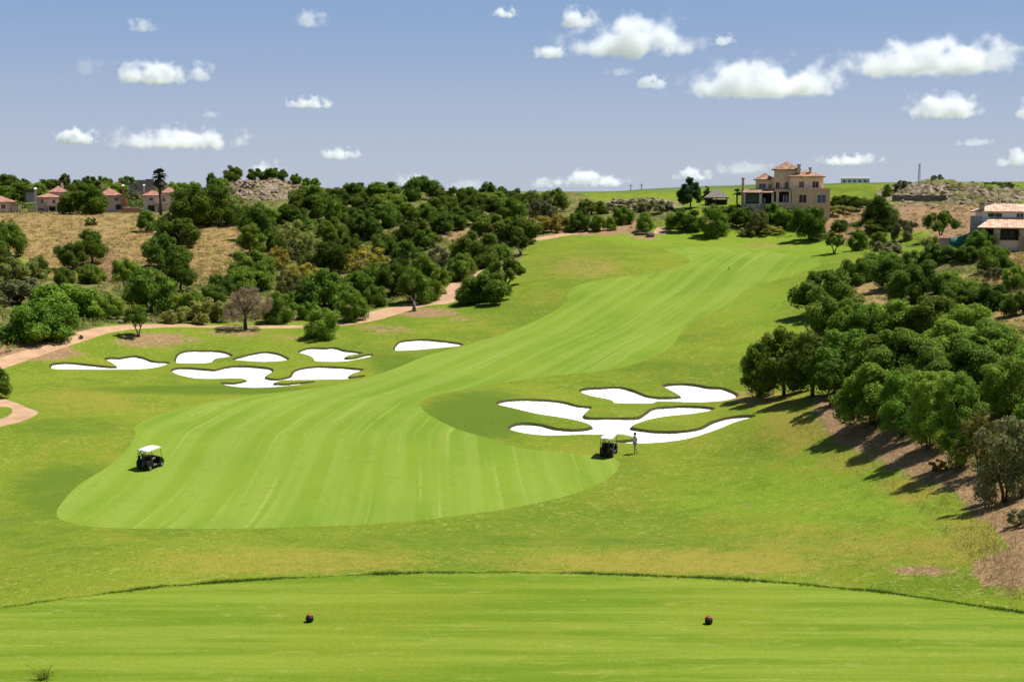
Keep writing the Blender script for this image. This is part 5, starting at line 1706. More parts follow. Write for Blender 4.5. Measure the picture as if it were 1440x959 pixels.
p0, p1 = at(1337, 346, 178), at(1370, 336, 177)
t_ = thing("shade_netting", "green shade netting strung on poles beside the right house", "netting", tuple(p0))
m, n = MB(), 10
vs, fs = [], []
for i in range(n + 1):
    f = i / n
    b = (p0 + (p1 - p0) * f) - p0
    sag = 0.28 * math.sin(f * math.pi) + 0.05 * math.sin(f * 17)
    for j, hz in enumerate((-0.4, 0.35, 1.15)):
        vs.append((b[0], b[1] + 0.35 * j + 0.06 * math.sin(f * 21 + j), b[2] + hz - (sag if j == 2 else 0)))
for i in range(n):
    for j in range(2):
        fs.append((i * 3 + j, (i + 1) * 3 + j, (i + 1) * 3 + j + 1, i * 3 + j + 1))
o = m.add(vs, fs).build("net", flat_mat("green_net", (0.012, 0.115, 0.075), 0.7, 0.25, 4), t_, True)
sm = o.modifiers.new("thick", 'SOLIDIFY')
sm.thickness = 0.03
for f in (0, .5, 1):
    b = (p0 + (p1 - p0) * f) - p0
    MB().tube([(b[0], b[1] + .75, b[2] - 1.6), (b[0], b[1] + .75, b[2] + 1.25)], .05, 6).build("pole", M_BARK, t_)
v = House("garden_wall", "low wall capped with red tiles left of the right house", "wall", 1340, 345, 184)
MB().box(v.x(1322), v.x(1362), 0, .4, -1.6, v.z(335)).build("wall", M_PINK, v.o)
m = MB().prism([(-.25, v.z(335)), (.2, v.z(332)), (.65, v.z(335))], v.x(1321), v.x(1362.5), 'x')
m.build("tile_cap", M_TILE_RED, v.o)
v = House("retaining_wall", "long grey stone retaining wall on the rocky ridge", "wall", 1290, 282, 318)
m = MB()
for i in range(9):
    a = 1256 + i * 8
    m.box(v.x(a), v.x(a + 8) - .01, 0.1 * (i % 3), 1.2, v.z(290), v.z(274.5 + (i % 2) * .8))
m.build("wall", flat_mat("dark_stone_wall", (0.15, 0.125, 0.10), 0.95, 0.4, 1.2), v.o)

# --- houses on the left rise
v = House("red_roofed_house", "red roofed pink house cut by the left frame edge", "house", 8, 299, 345)
v.block("wall", M_PINK, -30, 20, 285, 308, 0, 9)
v.roof(-30, 20, 285, 275, 0, 9, 0.6, M_TILE_RED)
v.block("side_wing", M_PINK, 17, 25, 289, 308, -1.2, 6)
v.block("wing_roof", M_TILE_RED, 16.4, 25.6, 287.4, 288.9, -1.5, 6.2)
v.window(2.5, 8, 288, 294, 0, M_PANE)
v.window(-12, -6, 288, 294, 0, M_PANE)
v.block("porch_slab", M_PINK_L, -10, 13, 296, 297.6, -2.0, -.01)
v.block("porch_wall", M_PINK, -10, 13, 297.7, 308, -1.9, -1.6)

v = House("red_roofed_house", "pink house with stepped red roofs and a tall pale chimney, beside the left pine", "house", 70, 300, 350)
v.block("wall", M_PINK, 52, 86, 278.5, 310, 0, 8)
v.roof(53, 86, 278.4, 273, 0, 8, 0.5, M_TILE_RED)
v.block("upper_wall", M_PINK_L, 72, 94, 271.5, 300, 4.5, 12.5)
v.roof(72, 94, 271.4, 262.5, 4.5, 12.5, 0.5, M_TILE_RED)
v.block("roof_lantern", M_PINK_L, 86, 90, 257.5, 264, 7.6, 9.2)
ch = v.block("chimney", M_PINK_L, 51, 54.5, 267, 300, -0.6, -0.01)
MB().hip(v.x(50.4), v.x(55.1), -.75, .15, v.z(267) + .003, .5, .1).build("chimney_cap", M_WHITE, ch)
v.window(59, 62, 281, 286.5, 0, M_PANE)
v.window(74, 78, 281.5, 286.5, 0, M_PANE)
v.block("porch_slab", M_TILE_PALE, 67, 89, 288.3, 290.2, -2.6, -.01)
for a in (68, 78, 87):
    v.block("porch_pillar", M_PINK_L, a, a + 1.2, 290.3, 310, -2.5, -2.2)
v.block("porch_opening_shade", M_SHADE, 55, 62, 293.5, 297, -.06, -.01)  # flat dark panel painted as shade in the opening
v.block("porch_opening_shade", M_SHADE, 69, 86, 292, 299, -.06, -.01)  # painted shade of the porch, a sheet before the wall

v = House("red_roofed_house", "pink house with a sloping red roof and terracotta side pillar, right of the left pine", "house", 160, 300, 352)
v.block("wall", M_PINK, 140, 171, 276, 310, 0, 9)
v.roof(140, 171, 276, 265.5, 0, 9, 0.5, M_TILE_RED)
ch = v.block("chimney", M_RED_RENDER, 172.2, 175.6, 262.5, 300, -1.0, -0.2)
MB().hip(v.x(171.6), v.x(176.2), -1.1, -.1, v.z(262.5) + .003, .45, .1).build("chimney_cap", M_WHITE, ch)
ch = v.block("chimney", M_PINK_L, 144.5, 147.5, 256.5, 266, 4.0, 4.8)
v.block("side_wing", M_RED_RENDER, 171.2, 178, 280, 310, -.1, 6)
v.window(162, 166.5, 278.5, 283, 0, M_PANE)
v.block("porch_opening_shade", M_SHADE, 163, 170, 288, 295, -.06, -.01)  # dark panel, shade of the opening given as colour

v = House("red_roofed_house", "pale pink house with two red roofs standing behind the palm", "house", 224, 301, 352)
v.block("wall", M_PINK_L, 203, 228, 276.2, 312, 0, 8)
v.roof(203.5, 228, 276.1, 268.5, 0, 8, 0.5, M_TILE_RED)
v.block("upper_wall", M_PINK_L, 228.1, 248, 272.5, 312, 1.5, 9.5)
v.roof(229, 248, 272.4, 264, 1.5, 9.5, 0.5, M_TILE_RED)
ch = v.block("chimney", M_PINK_L, 203.4, 206, 262, 272, 2, 2.7)
MB().hip(v.x(202.9), v.x(206.5), 1.9, 2.8, v.z(262) + .003, .4, .1).build("chimney_cap", M_WHITE, ch)
ch = v.block("chimney", M_PINK_L, 234, 236.5, 257.5, 266, 3, 3.7)
v.window(211.5, 216, 278.8, 282.6, 0, M_PANE)
v.window(229.5, 232.5, 279.5, 284, 1.5, M_PANE)
v.block("porch_slab", M_TILE_PALE, 219, 236, 286.4, 289, -2, -.01)
v.block("porch_pillar", M_PINK_L, 219.5, 221, 289.1, 312, -1.9, -1.5)
v.block("porch_pillar", M_PINK_L, 234, 235.5, 289.1, 312, -1.9, -1.5)
v.block("porch_opening_shade", M_SHADE, 209, 218, 289, 297, -.06, -.01)  # sheet coloured as the shade inside the porch

v = House("boundary_wall", "low terracotta garden wall between the third and fourth left houses", "wall", 186, 300, 345)
v.block("wall", M_RED_RENDER, 174, 197, 293, 308, 0, .5)
v.block("wall_coping", M_PINK_L, 173.6, 197.4, 292, 292.95, -.06, .56)
v = House("stone_building", "flat roofed grey brown stone building on the skyline left of the palm", "building", 200, 268, 450)
v.block("wall", flat_mat("grey_brown_stone", (0.27, 0.205, 0.175), 0.95, 0.25, 0.6), 193, 216, 253.5, 275, 0, 12)
v.block("low_wing", flat_mat("grey_stone", (0.22, 0.195, 0.185), 0.95, 0.25, 0.6), 182, 192.9, 259, 275, 0.5, 10)
v.block("parapet", flat_mat("dark_parapet", (0.12, 0.10, 0.09), 0.9), 205, 216.3, 252.4, 253.4, -.1, 12.1)
v = House("garage", "grey rendered flat roofed outbuilding behind the second left house", "outbuilding", 45, 285, 420)
v.block("wall", M_GREYR, 37.5, 51, 270.5, 295, 0, 6)
v.block("roof_slab", flat_mat("brown_roof_slab", (0.10, 0.08, 0.07), 0.9), 36, 51.5, 266.5, 270.4, -.5, 6.4)

# ------------------------------------------------------------------ palms
M_FROND = leaf_mat("palm_fronds", (0.035, 0.055, 0.018), (0.10, 0.125, 0.045), None, 0.15)
M_SKIRT = leaf_mat("dead_fronds", (0.05, 0.038, 0.028), (0.10, 0.075, 0.05), None, 0.1)
def palm(label, px, py, hp, crown_px, d=None, skirt=True):
    p = hit(px, py)[0] if d is None else at(px, py, d)
    k = p[1] / FPX
    H, R = hp * k, crown_px * k / 2
    t_ = thing("palm_tree", label, "palm tree", tuple(p))
    top = H - R * 0.85
    MB().tube([(0, 0, -.5), (.05, 0, top * .3), (.0, .03, top)], [R * .2, R * .15, R * .17], 9).build("trunk", M_SKIRT if skirt else M_BARK, t_, True)
    r = np.random.default_rng(int(px))
    def fans(n, zmin, zmax, L, z0, wd):
        vs, fs = [], []
        for i in range(n):
            a, el = r.uniform(0, 6.283), r.uniform(zmin, zmax)
            ax = np.array([math.cos(a) * math.cos(el), math.sin(a) * math.cos(el), math.sin(el)])
            sd = np.array([-math.sin(a), math.cos(a), 0])
            upv = np.cross(sd, ax)
            c = np.array([0, 0, z0]) + ax * L * .40
            for j in range(11):
                b = (j - 5) / 5 * 1.15
                dr = ax * math.cos(b) + sd * math.sin(b)
                l = L * .62 * (1 - .25 * abs(b)) * r.uniform(.85, 1.1)
                tip = c + dr * l - np.array([0, 0, l * .22 * r.uniform(.5, 1.6)])
                mid = c + dr * l * .55 + upv * .03
                w_ = np.cross(dr, upv) * wd
                n0 = len(vs)
                vs += [c, mid + w_, tip, mid - w_]
                fs.append((n0, n0 + 1, n0 + 2, n0 + 3))
            n0 = len(vs)
            vs += [np.array([0, 0, z0]) + sd * wd * .4, np.array([0, 0, z0]) - sd * wd * .4, c - sd * wd * .4, c + sd * wd * .4]
            fs.append((n0, n0 + 1, n0 + 2, n0 + 3))
        m_ = MB()
        m_.v, m_.f = [tuple(x) for x in vs], fs
        return m_
    fans(34, -.5, 1.35, R * 1.0, top, R * .085).build("crown", M_FROND, t_)
    if skirt:
        fans(80, -1.5, -.85, R * 1.25, top - R * .1, R * .12).build("dead_frond_skirt", M_SKIRT, t_)
palm("tall fan palm with a shaggy dark skirt, above the left houses", 226, 303, 66, 24)
palm("small thin palm between the pavilion and the villa", 1036, 296, 31, 15, 275, False)
# ------------------------------------------------------------------ golf carts
M_BLACK = flat_mat("black_plastic", (0.008, 0.008, 0.009), 0.55, 0.2, 4, 0, 0.2)
M_RUBBER = flat_mat("tyre_rubber", (0.018, 0.018, 0.018), 0.85)
M_RIM = flat_mat("silver_rim", (0.42, 0.42, 0.43), 0.35, 0.1, 5, 0.7)
M_ROOF = flat_mat("white_roof_plastic", (0.52, 0.51, 0.44), 0.5, 0.05, 3)
M_SEAT = flat_mat("black_vinyl", (0.022, 0.022, 0.022), 0.5)
M_TRIM = flat_mat("grey_cart_trim", (0.16, 0.165, 0.17), 0.45)
M_STEELB = flat_mat("polished_tube", (0.45, 0.45, 0.46), 0.3, 0.1, 3, 0.8)
M_BAG = flat_mat("black_bag_fabric", (0.015, 0.015, 0.018), 0.8)
M_BAG2 = flat_mat("dark_blue_bag_fabric", (0.016, 0.02, 0.045), 0.8)
M_LAMP = flat_mat("red_lamp_lens", (0.30, 0.012, 0.012), 0.2)

def ground_z(x, y):
    return float(land(np.array([x]), np.array([y]))[0])

def cart(px, py, heading, label):
    p = hit(px, py)[0]
    o = thing("golf_cart", label, "golf cart", tuple(p), heading - math.pi / 2, "golf carts on the course")
    # local axes: +y forward, x right. 1.25 wide, 2.45 long, 1.85 high
    e = 0.6
    gz = lambda lx, ly: ground_z(p[0] + lx * math.cos(o.rotation_euler.z) - ly * math.sin(o.rotation_euler.z), p[1] + lx * math.sin(o.rotation_euler.z) + ly * math.cos(o.rotation_euler.z))
    ax = math.atan2(gz(0, .8) - gz(0, -.8), 1.6)
    ay = -math.atan2(gz(.5, 0) - gz(-.5, 0), 1.0)
    o.scale = (.9, .9, .9)
    o.rotation_euler = (Matrix.Rotation(o.rotation_euler.z, 3, 'Z') @ Matrix.Rotation(ax, 3, 'X') @ Matrix.Rotation(ay, 3, 'Y')).to_euler()
    m = MB()
    m.prism([(-1.12, .34), (-1.12, .80), (-.95, .86), (-.28, .86), (-.28, .34)], -.58, .58)           # rear body
    m.prism([(-.28, .26), (-.28, .36), (.62, .36), (.62, .26)], -.56, .56)                             # floor
    m.prism([(.60, .28), (.60, .92), (.74, .94), (1.12, .66), (1.22, .48), (1.20, .28)], -.56, .56)    # front cowl
    m.prism([(-1.2, .30), (-1.2, .44), (-1.13, .44), (-1.13, .30)], -.5, .5)
    b = m.build("body", M_BLACK, o, False, 0.03)
    MB().prism([(-.27, .34), (-.27, .5), (.1, .5), (.1, .36)], -.595, -.565).prism([(-.27, .34), (-.27, .5), (.1, .5), (.1, .36)], .565, .595).build("side_trim", M_TRIM, o)
    for s in (-1, 1):
        MB().box(s * .42 - .07, s * .42 + .07, -1.135, -1.122, .62, .72).build("tail_light", M_LAMP, o)
        MB().box(s * .40 - .08, s * .40 + .08, 1.135, 1.20, .56, .63).build("headlight", M_ROOF, o)
        for yy in (-.72, .86):
            w_ = MB()
            w_.v, w_.f = [], []
            prof = [(.10, -.10), (.20, -.105), (.225, -.08), (.23, 0), (.225, .08), (.20, .105), (.10, .10)]
            n = 18
            vs = [(z, r * math.cos(2 * math.pi * k / n), r * math.sin(2 * math.pi * k / n)) for r, z in prof for k in range(n)]
            fs = [(i * n + k, i * n + (k + 1) % n, (i + 1) * n + (k + 1) % n, (i + 1) * n + k) for i in range(len(prof) - 1) for k in range(n)]
            w_.add(vs, fs)
            wheel = w_.build("wheel", M_RUBBER, o, True, 0, (s * .50, yy, .225))
            vs = [(s * z, r * math.cos(2 * math.pi * k / n), r * math.sin(2 * math.pi * k / n)) for r, z in ((.135, .02), (.135, .09), (.09, .112), (.04, .115)) for k in range(n)]
            fs = [(i * n + k, i * n + (k + 1) % n, (i + 1) * n + (k + 1) % n, (i + 1) * n + k) for i in range(3) for k in range(n)] + [tuple(3 * n + k for k in range(n))]
            MB().add(vs, fs).build("rim", M_RIM, wheel)
    MB().box(-.52, .52, -.42, .10, .80, .92).build("seat", M_SEAT, o, False, .05)
    MB().prism([(-.50, .90), (-.62, 1.30), (-.52, 1.33), (-.38, .93)], -.52, .52).build("seat_back", M_SEAT, o, False, .04)
    m = MB()                                                                                             # slightly crowned roof
    nx_, ny_ = 6, 8
    vs = []
    for t_, zz in ((0, 0), (1, -.05)):
        for i in range(nx_ + 1):
            for j in range(ny_ + 1):
                u, w_ = i / nx_ * 2 - 1, j / ny_ * 2 - 1
                vs.append((u * .60 * (1 - .06 * w_ * w_), -.12 + w_ * .98, 1.84 + zz - .05 * u * u - .05 * w_ ** 4))
    N = (nx_ + 1) * (ny_ + 1)
    idx = lambda t_, i, j: t_ * N + i * (ny_ + 1) + j
    fs = []
    for i in range(nx_):
        for j in range(ny_):
            fs.append((idx(0, i, j), idx(0, i + 1, j), idx(0, i + 1, j + 1), idx(0, i, j + 1)))
            fs.append((idx(1, i, j), idx(1, i, j + 1), idx(1, i + 1, j + 1), idx(1, i + 1, j)))
    for i in range(nx_):
        for j in (0, ny_):
            fs.append((idx(0, i, j), idx(1, i, j), idx(1, i + 1, j), idx(0, i + 1, j)))
    for j in range(ny_):
        for i in (0, nx_):
            fs.append((idx(0, i, j), idx(0, i, j + 1), idx(1, i, j + 1), idx(1, i, j)))
    m.add(vs, fs).build("roof", M_ROOF, o, True)
    for s in (-1, 1):
        MB().tube([(s * .54, -.92, .84), (s * .54, -.98, 1.3), (s * .52, -.90, 1.75)], .022, 7).build("roof_post", M_BLACK, o, True)
        MB().tube([(s * .54, 1.0, .70), (s * .53, .74, 1.3), (s * .52, .66, 1.76)], .020, 7).build("roof_post", M_BLACK, o, True)
        MB().tube([(s * .53, -.44, .90), (s * .58, -.40, 1.08), (s * .58, -.05, 1.06), (s * .53, .02, .90)], .018, 6).build("hip_rail", M_STEELB, o, True)
    MB().tube([(-.5, -1.02, 1.30), (-.5, -1.10, 1.42), (.5, -1.10, 1.42), (.5, -1.02, 1.30)], .016, 6).build("bag_rack", M_STEELB, o, True)
    m = MB()
    ring = [(-.27 + .17 * math.cos(a), .42 + .10 * math.sin(a), 1.02 + .14 * math.sin(a)) for a in [2 * math.pi * k / 16 for k in range(17)]]
    m.tube(ring, .014, 5).tube([(-.27, .42, 1.02), (-.27, .66, .80)], .02, 6)
    m.build("steering_wheel", M_BLACK, o, True)
    return o

def bag(cart_o, lx, mat, label):
    b = thing("golf_bag", label, "golf bag")
    M = Matrix.Translation(cart_o.location) @ cart_o.rotation_euler.to_matrix().to_4x4() @ Matrix.Scale(.9, 4) @ Matrix.Translation((lx, -1.28, .46)) @ Matrix.Rotation(math.radians(-9), 4, 'X')
    b.location, b.rotation_euler, b.scale = M.to_translation(), M.to_euler(), (.9, .9, .9)
    MB().lathe([(.10, 0), (.125, .03), (.125, .5), (.115, .62), (.14, .82), (.145, .86), (.12, .87)], 14).build("bag_body", mat, b, True)
    MB().box(-.09, .09, -.20, -.11, .10, .42).build("pocket", mat, b, False, .03)
    r = random.Random(int(lx * 100) + int(cart_o.location.x * 10))
    for i in range(6):
        x, y = r.uniform(-.08, .08), r.uniform(-.08, .08)
        h = r.uniform(1.02, 1.22)
        c = MB().tube([(x, y, .8), (x * 1.2, y * 1.2, h)], .007, 5).build("club_shaft", M_STEELB, b)
        MB().lathe([(.012, 0), (.045, .02), (.05, .05), (.03, .085)], 8, (x * 1.2 + .02, y * 1.2, h - .02)).build("club_head", M_RIM if i % 2 else M_BLACK, c, True)
    return b

c1 = cart(211, 657.5, math.radians(68), "black golf cart with white roof standing alone on the left fairway")
bag(c1, -.25, M_BAG, "black golf bag, left one on the back of the lone left cart")
bag(c1, .25, M_BAG2, "dark blue golf bag, right one on the back of the lone left cart")
c2 = cart(856, 639.5, math.radians(72), "black golf cart with white roof parked by the walker and right bunkers")
bag(c2, -.25, M_BAG, "black golf bag, left one on the cart parked by the walker")
bag(c2, .25, M_BAG, "black golf bag, right one on the cart parked by the walker")

# ------------------------------------------------------------------ the walker
def skin(name, joints, edges, mat, parent, sub=2):
    me = bpy.data.meshes.new(name)
    names = list(joints)
    me.from_pydata([joints[k][0] for k in names], [(names.index(a), names.index(b)) for a, b in edges], [])
    me.materials.append(mat)
    o = link_mesh(name, me, parent)
    md = o.modifiers.new("skin", 'SKIN')
    for i, k in enumerate(names):
        r = joints[k][1]
        me.skin_vertices[0].data[i].radius = r if isinstance(r, tuple) else (r, r)
    me.skin_vertices[0].data[0].use_root = True
    md.use_smooth_shade = True
    sb = o.modifiers.new("sub", 'SUBSURF')
    sb.levels = sb.render_levels = sub
    return o
M_SKIN = flat_mat("tanned_skin", (0.36, 0.20, 0.13), 0.6, 0.05)
M_SHIRT = flat_mat("pale_blue_shirt", (0.60, 0.64, 0.74), 0.85, 0.08)
M_SHORT = flat_mat("grey_khaki_trousers", (0.36, 0.38, 0.33), 0.85, 0.08)
M_HAIR = flat_mat("dark_cap", (0.02, 0.016, 0.015), 0.7)
M_SHOE = flat_mat("brown_shoes", (0.09, 0.065, 0.045), 0.6)
p = hit(893, 638.0)[0]
per = thing("person", "person in pale blue shirt, grey cropped trousers and dark cap, walking beside the right cart", "person", tuple(p), math.radians(118))
# local: facing +y, x to the right; 1.75 m tall; right leg pushing off behind
J = {
    'hip': ((0, 0, .95), (.13, .10)), 'waist': ((0, .01, 1.10), (.125, .095)), 'chest': ((0, .02, 1.32), (.155, .105)), 'neck0': ((0, .02, 1.47), (.06, .06)), 'neck': ((0, .035, 1.53), .052),
    'hipR': ((.09, 0, .90), .088), 'kneeR': ((.10, -.06, .50), .058), 'calfR': ((.10, -.16, .36), .055), 'ankR': ((.10, -.30, .13), .038),
    'hipL': ((-.09, 0, .90), .088), 'kneeL': ((-.10, .10, .49), .058), 'calfL': ((-.10, .10, .34), .055), 'ankL': ((-.10, .10, .08), .038),
    'shR': ((.18, .02, 1.42), .058), 'elR': ((.25, -.06, 1.13), .042), 'wrR': ((.25, .06, .90), .029),
    'shL': ((-.18, .02, 1.42), .058), 'elL': ((-.25, -.01, 1.13), .042), 'wrL': ((-.24, .16, .94), .029),
    'head0': ((0, .05, 1.60), (.068, .078)), 'head1': ((0, .045, 1.68), (.074, .09)), 'head2': ((0, .04, 1.735), (.055, .068)),
}
E = [('hip', 'waist'), ('waist', 'chest'), ('chest', 'neck0'), ('neck0', 'neck'), ('neck', 'head0'), ('head0', 'head1'), ('head1', 'head2'),
     ('hip', 'hipR'), ('hipR', 'kneeR'), ('kneeR', 'calfR'), ('calfR', 'ankR'), ('hip', 'hipL'), ('hipL', 'kneeL'), ('kneeL', 'calfL'), ('calfL', 'ankL'),
     ('chest', 'shR'), ('shR', 'elR'), ('elR', 'wrR'), ('chest', 'shL'), ('shL', 'elL'), ('elL', 'wrL')]
for s, nm in ((1, 'R'), (-1, 'L')):
    w0 = Vector(J['wr' + nm][0])
    palm_ = w0 + Vector((0, .02, -.08))
    J['palm' + nm] = (tuple(palm_), (.034, .018))
    E.append(('wr' + nm, 'palm' + nm))
    for i in range(4):
        a = palm_ + Vector(((i - 1.5) * .017, .012, -.045))
        b = a + Vector((0, .018, -.03 - (.008 if i in (1, 2) else 0)))
        J['f%d%s' % (i, nm)] = (tuple(a), .009)
        J['g%d%s' % (i, nm)] = (tuple(b), .008)
        E += [('palm' + nm, 'f%d%s' % (i, nm)), ('f%d%s' % (i, nm), 'g%d%s' % (i, nm))]
    a = palm_ + Vector((-s * .035, .02, -.005))
    J['t' + nm] = (tuple(a), .010)
    J['u' + nm] = (tuple(a + Vector((-s * .008, .02, -.03))), .009)
    E += [('palm' + nm, 't' + nm), ('t' + nm, 'u' + nm)]
skin("body", J, E, M_SKIN, per)
S = {k: (J[k][0], tuple(x + .018 for x in J[k][1]) if isinstance(J[k][1], tuple) else J[k][1] + .018) for k in ('waist', 'chest', 'shR', 'shL')}
S['hem'] = ((0, .005, .99), (.155, .12))
S['col'] = ((0, .025, 1.475), (.075, .07))
S['slR'] = ((.225, -.025, 1.26), .062)
S['slL'] = ((-.225, 0, 1.26), .062)
skin("shirt", S, [('waist', 'hem'), ('waist', 'chest'), ('chest', 'col'), ('chest', 'shR'), ('chest', 'shL'), ('shR', 'slR'), ('shL', 'slL')], M_SHIRT, per)
T = {'hip': ((0, 0, .97), (.145, .115)), 'hipR': ((.09, 0, .89), .106), 'kR': ((.10, -.06, .50), .082), 'eR': ((.10, -.15, .36), .074), 'hipL': ((-.09, 0, .89), .106), 'kL': ((-.10, .10, .49), .082), 'eL': ((-.10, .10, .33), .074)}
skin("trousers", T, [('hip', 'hipR'), ('hipR', 'kR'), ('kR', 'eR'), ('hip', 'hipL'), ('hipL', 'kL'), ('kL', 'eL')], M_SHORT, per)
skin("shoe", {'a': ((-.10, .07, .05), (.045, .05)), 'b': ((-.10, .16, .035), (.045, .036)), 'c': ((-.10, .24, .028), (.038, .025))}, [('a', 'b'), ('b', 'c')], M_SHOE, per, 1)
skin("shoe", {'a': ((.10, -.33, .10), (.045, .05)), 'b': ((.10, -.24, .05), (.045, .036)), 'c': ((.10, -.17, .028), (.038, .025))}, [('a', 'b'), ('b', 'c')], M_SHOE, per, 1)
cp = MB().lathe([(.104, 1.655), (.108, 1.70), (.095, 1.755), (.06, 1.79), (.01, 1.80)], 16, (0, .03, 0))
cp.box(-.075, .075, .10, .215, 1.672, 1.684)
cp.build("cap", M_HAIR, per, True)
hr = MB().lathe([(.05, 1.56), (.088, 1.58), (.10, 1.62), (.103, 1.654)], 14, (0, .005, 0))
hr.build("hair", M_HAIR, per, True)
MB().prism([(.125, 1.64), (.16, 1.615), (.125, 1.605)], -.014, .014).build("nose", M_SKIN, per)
for s in (-1, 1):
    MB().lathe([(.002, -.011), (.011, 0), (.002, .011)], 8, (s * .033, .130, 1.652)).build("eye", M_HAIR, per)
    MB().lathe([(.004, -.03), (.016, 0), (.004, .03)], 8, (s * .082, .045, 1.635)).build("ear", M_SKIN, per)
MB().box(-.026, .026, .120, .134, 1.578, 1.586).build("mouth", flat_mat("lips", (0.25, 0.09, 0.07), 0.6), per)

# ------------------------------------------------------------------ tee markers and the distance post
M_MARK = flat_mat("sunlit_marker_red", (0.20, 0.035, 0.016), 0.6, 0.3, 12)  # sunlit part of the marker put into the colour of its top
M_MARKD = flat_mat("shaded_marker_black", (0.010, 0.008, 0.008), 0.6, 0.3, 12)  # shaded part of the marker put into the colour of its body
for px, py, lab in ((435.5, 873.5, "dark round tee marker with sunlit red side, left one of the pair on the tee"), (996.5, 876.5, "dark round tee marker with sunlit red top, right one of the pair on the tee")):
    x_, y_, z_ = ray(px, py)
    k_ = (TEE_Z - CAM_Z) / z_
    X_, Y_ = float(x_ * k_), float(y_ * k_)
    t_ = thing("tee_marker", lab, "tee marker", (X_, Y_, ground_z(X_, Y_)), 0, "pair of tee markers")
    MB().lathe([(.055, 0), (.074, .02), (.084, .06), (.082, .10), (.070, .13)], 20).build("marker_base", M_MARKD, t_, True)
    MB().lathe([(.0705, .1302), (.058, .152), (.034, .164), (.006, .168)], 20).build("marker_top", M_MARK, t_, True)
p = hit(1025, 379.5)[0]
t_ = thing("distance_post", "tiny dark distance post standing on the far fairway", "post", tuple(p))
MB().tube([(0, 0, -.1), (0, 0, .5)], [.06, .055], 8).build("post", M_BLACK, t_)
MB().lathe([(.058, .501), (.05, .53), (.01, .545)], 8).build("post_cap", M_ROOF, t_, True)
# ------------------------------------------------------------------ clouds: real vapour, each a cloud of its own high beyond the land
def cloud_mat():
    m = bpy.data.materials.new("cloud_vapour")
    m.use_nodes = True
    t = m.node_tree
    t.nodes.clear()
    out = t.nodes.new("ShaderNodeOutputMaterial")
    pv = t.nodes.new("ShaderNodeVolumePrincipled")
    pv.inputs["Color"].default_value = (0.95, 0.958, 0.985, 1)
    pv.inputs["Anisotropy"].default_value = 0.15
    tc = t.nodes.new("ShaderNodeTexCoord")
    oi = t.nodes.new("ShaderNodeObjectInfo")
    L = t.links.new
    def N(typ, **kw):
        n = t.nodes.new("ShaderNode" + typ)
        for k, v in kw.items():
            setattr(n, k, v)
        return n
    def M(op, a, b=None):
        n = N("Math", operation=op)
        for i, x in enumerate((a, b)):
            if x is None:
                continue
            if isinstance(x, (int, float)):
                n.inputs[i].default_value = x
            else:
                L(x, n.inputs[i])
        return n.outputs[0]
    # object space: a unit ball; noise in the object's own size so that puffs keep their proportions
    at_ = N("Attribute", attribute_name="puff", attribute_type='OBJECT')
    vm = N("VectorMath", operation='MULTIPLY')
    L(tc.outputs["Object"], vm.inputs[0])
    L(at_.outputs["Vector"], vm.inputs[1])
    off = N("VectorMath", operation='ADD')
    L(vm.outputs[0], off.inputs[0])
    cx = N("CombineXYZ")
    L(M('MULTIPLY', oi.outputs["Random"], 90.0), cx.inputs[0])
    L(M('MULTIPLY', oi.outputs["Random"], 37.0), cx.inputs[2])
    L(cx.outputs[0], off.inputs[1])
    nz = N("TexNoise")
    nz.inputs["Scale"].default_value = 1.15
    nz.inputs["Detail"].default_value = 5.0
    nz.inputs["Roughness"].default_value = 0.54
    L(off.outputs[0], nz.inputs["Vector"])
    # flat base: squeeze the lower half
    sp = N("SeparateXYZ")
    L(tc.outputs["Object"], sp.inputs[0])
    z = sp.outputs[2]
    zz = M('ADD', z, 0.35)
    low = M('MULTIPLY', M('MINIMUM', zz, 0.0), 2.6)
    hi = M('MULTIPLY', M('MAXIMUM', zz, 0.0), 0.80)
    zc = M('ADD', low, hi)
    r2 = M('ADD', M('ADD', M('MULTIPLY', sp.outputs[0], sp.outputs[0]), M('MULTIPLY', M('MULTIPLY', sp.outputs[1], sp.outputs[1]), 1.1)), M('MULTIPLY', zc, zc))
    r = M('SQRT', r2)
    f = M('SUBTRACT', M('ADD', M('MULTIPLY', M('SUBTRACT', nz.outputs["Fac"], 0.5), 2.5), 0.74), r)
    mr = N("MapRange")
    mr.interpolation_type = 'SMOOTHSTEP'
    mr.inputs["From Min"].default_value = 0.0
    mr.inputs["From Max"].default_value = 0.6
    L(f, mr.inputs["Value"])
    # never reach the box: fade out just inside it
    ed = N("MapRange")
    ed.interpolation_type = 'SMOOTHSTEP'
    ed.inputs["From Min"].default_value = 0.80
    ed.inputs["From Max"].default_value = 0.99
    ed.inputs["To Min"].default_value = 1.0
    ed.inputs["To Max"].default_value = 0.0
    mxx = M('MAXIMUM', M('MAXIMUM', M('ABSOLUTE', sp.outputs[0]), M('ABSOLUTE', sp.outputs[1])), M('ABSOLUTE', z))
    L(mxx, ed.inputs["Value"])
    dn = N("Attribute", attribute_name="thick", attribute_type='OBJECT')
    L(M('MULTIPLY', M('MULTIPLY', mr.outputs[0], ed.outputs[0]), dn.outputs["Fac"]), pv.inputs["Density"])
    L(pv.outputs[0], out.inputs["Volume"])
    return m
M_CLOUD = cloud_mat()
_bm = MB().box(-1, 1, -1, 1, -1, 1)
_cm = bpy.data.meshes.new("cloud")
_cm.from_pydata(_bm.v, [], _bm.f)
_cm.materials.append(M_CLOUD)
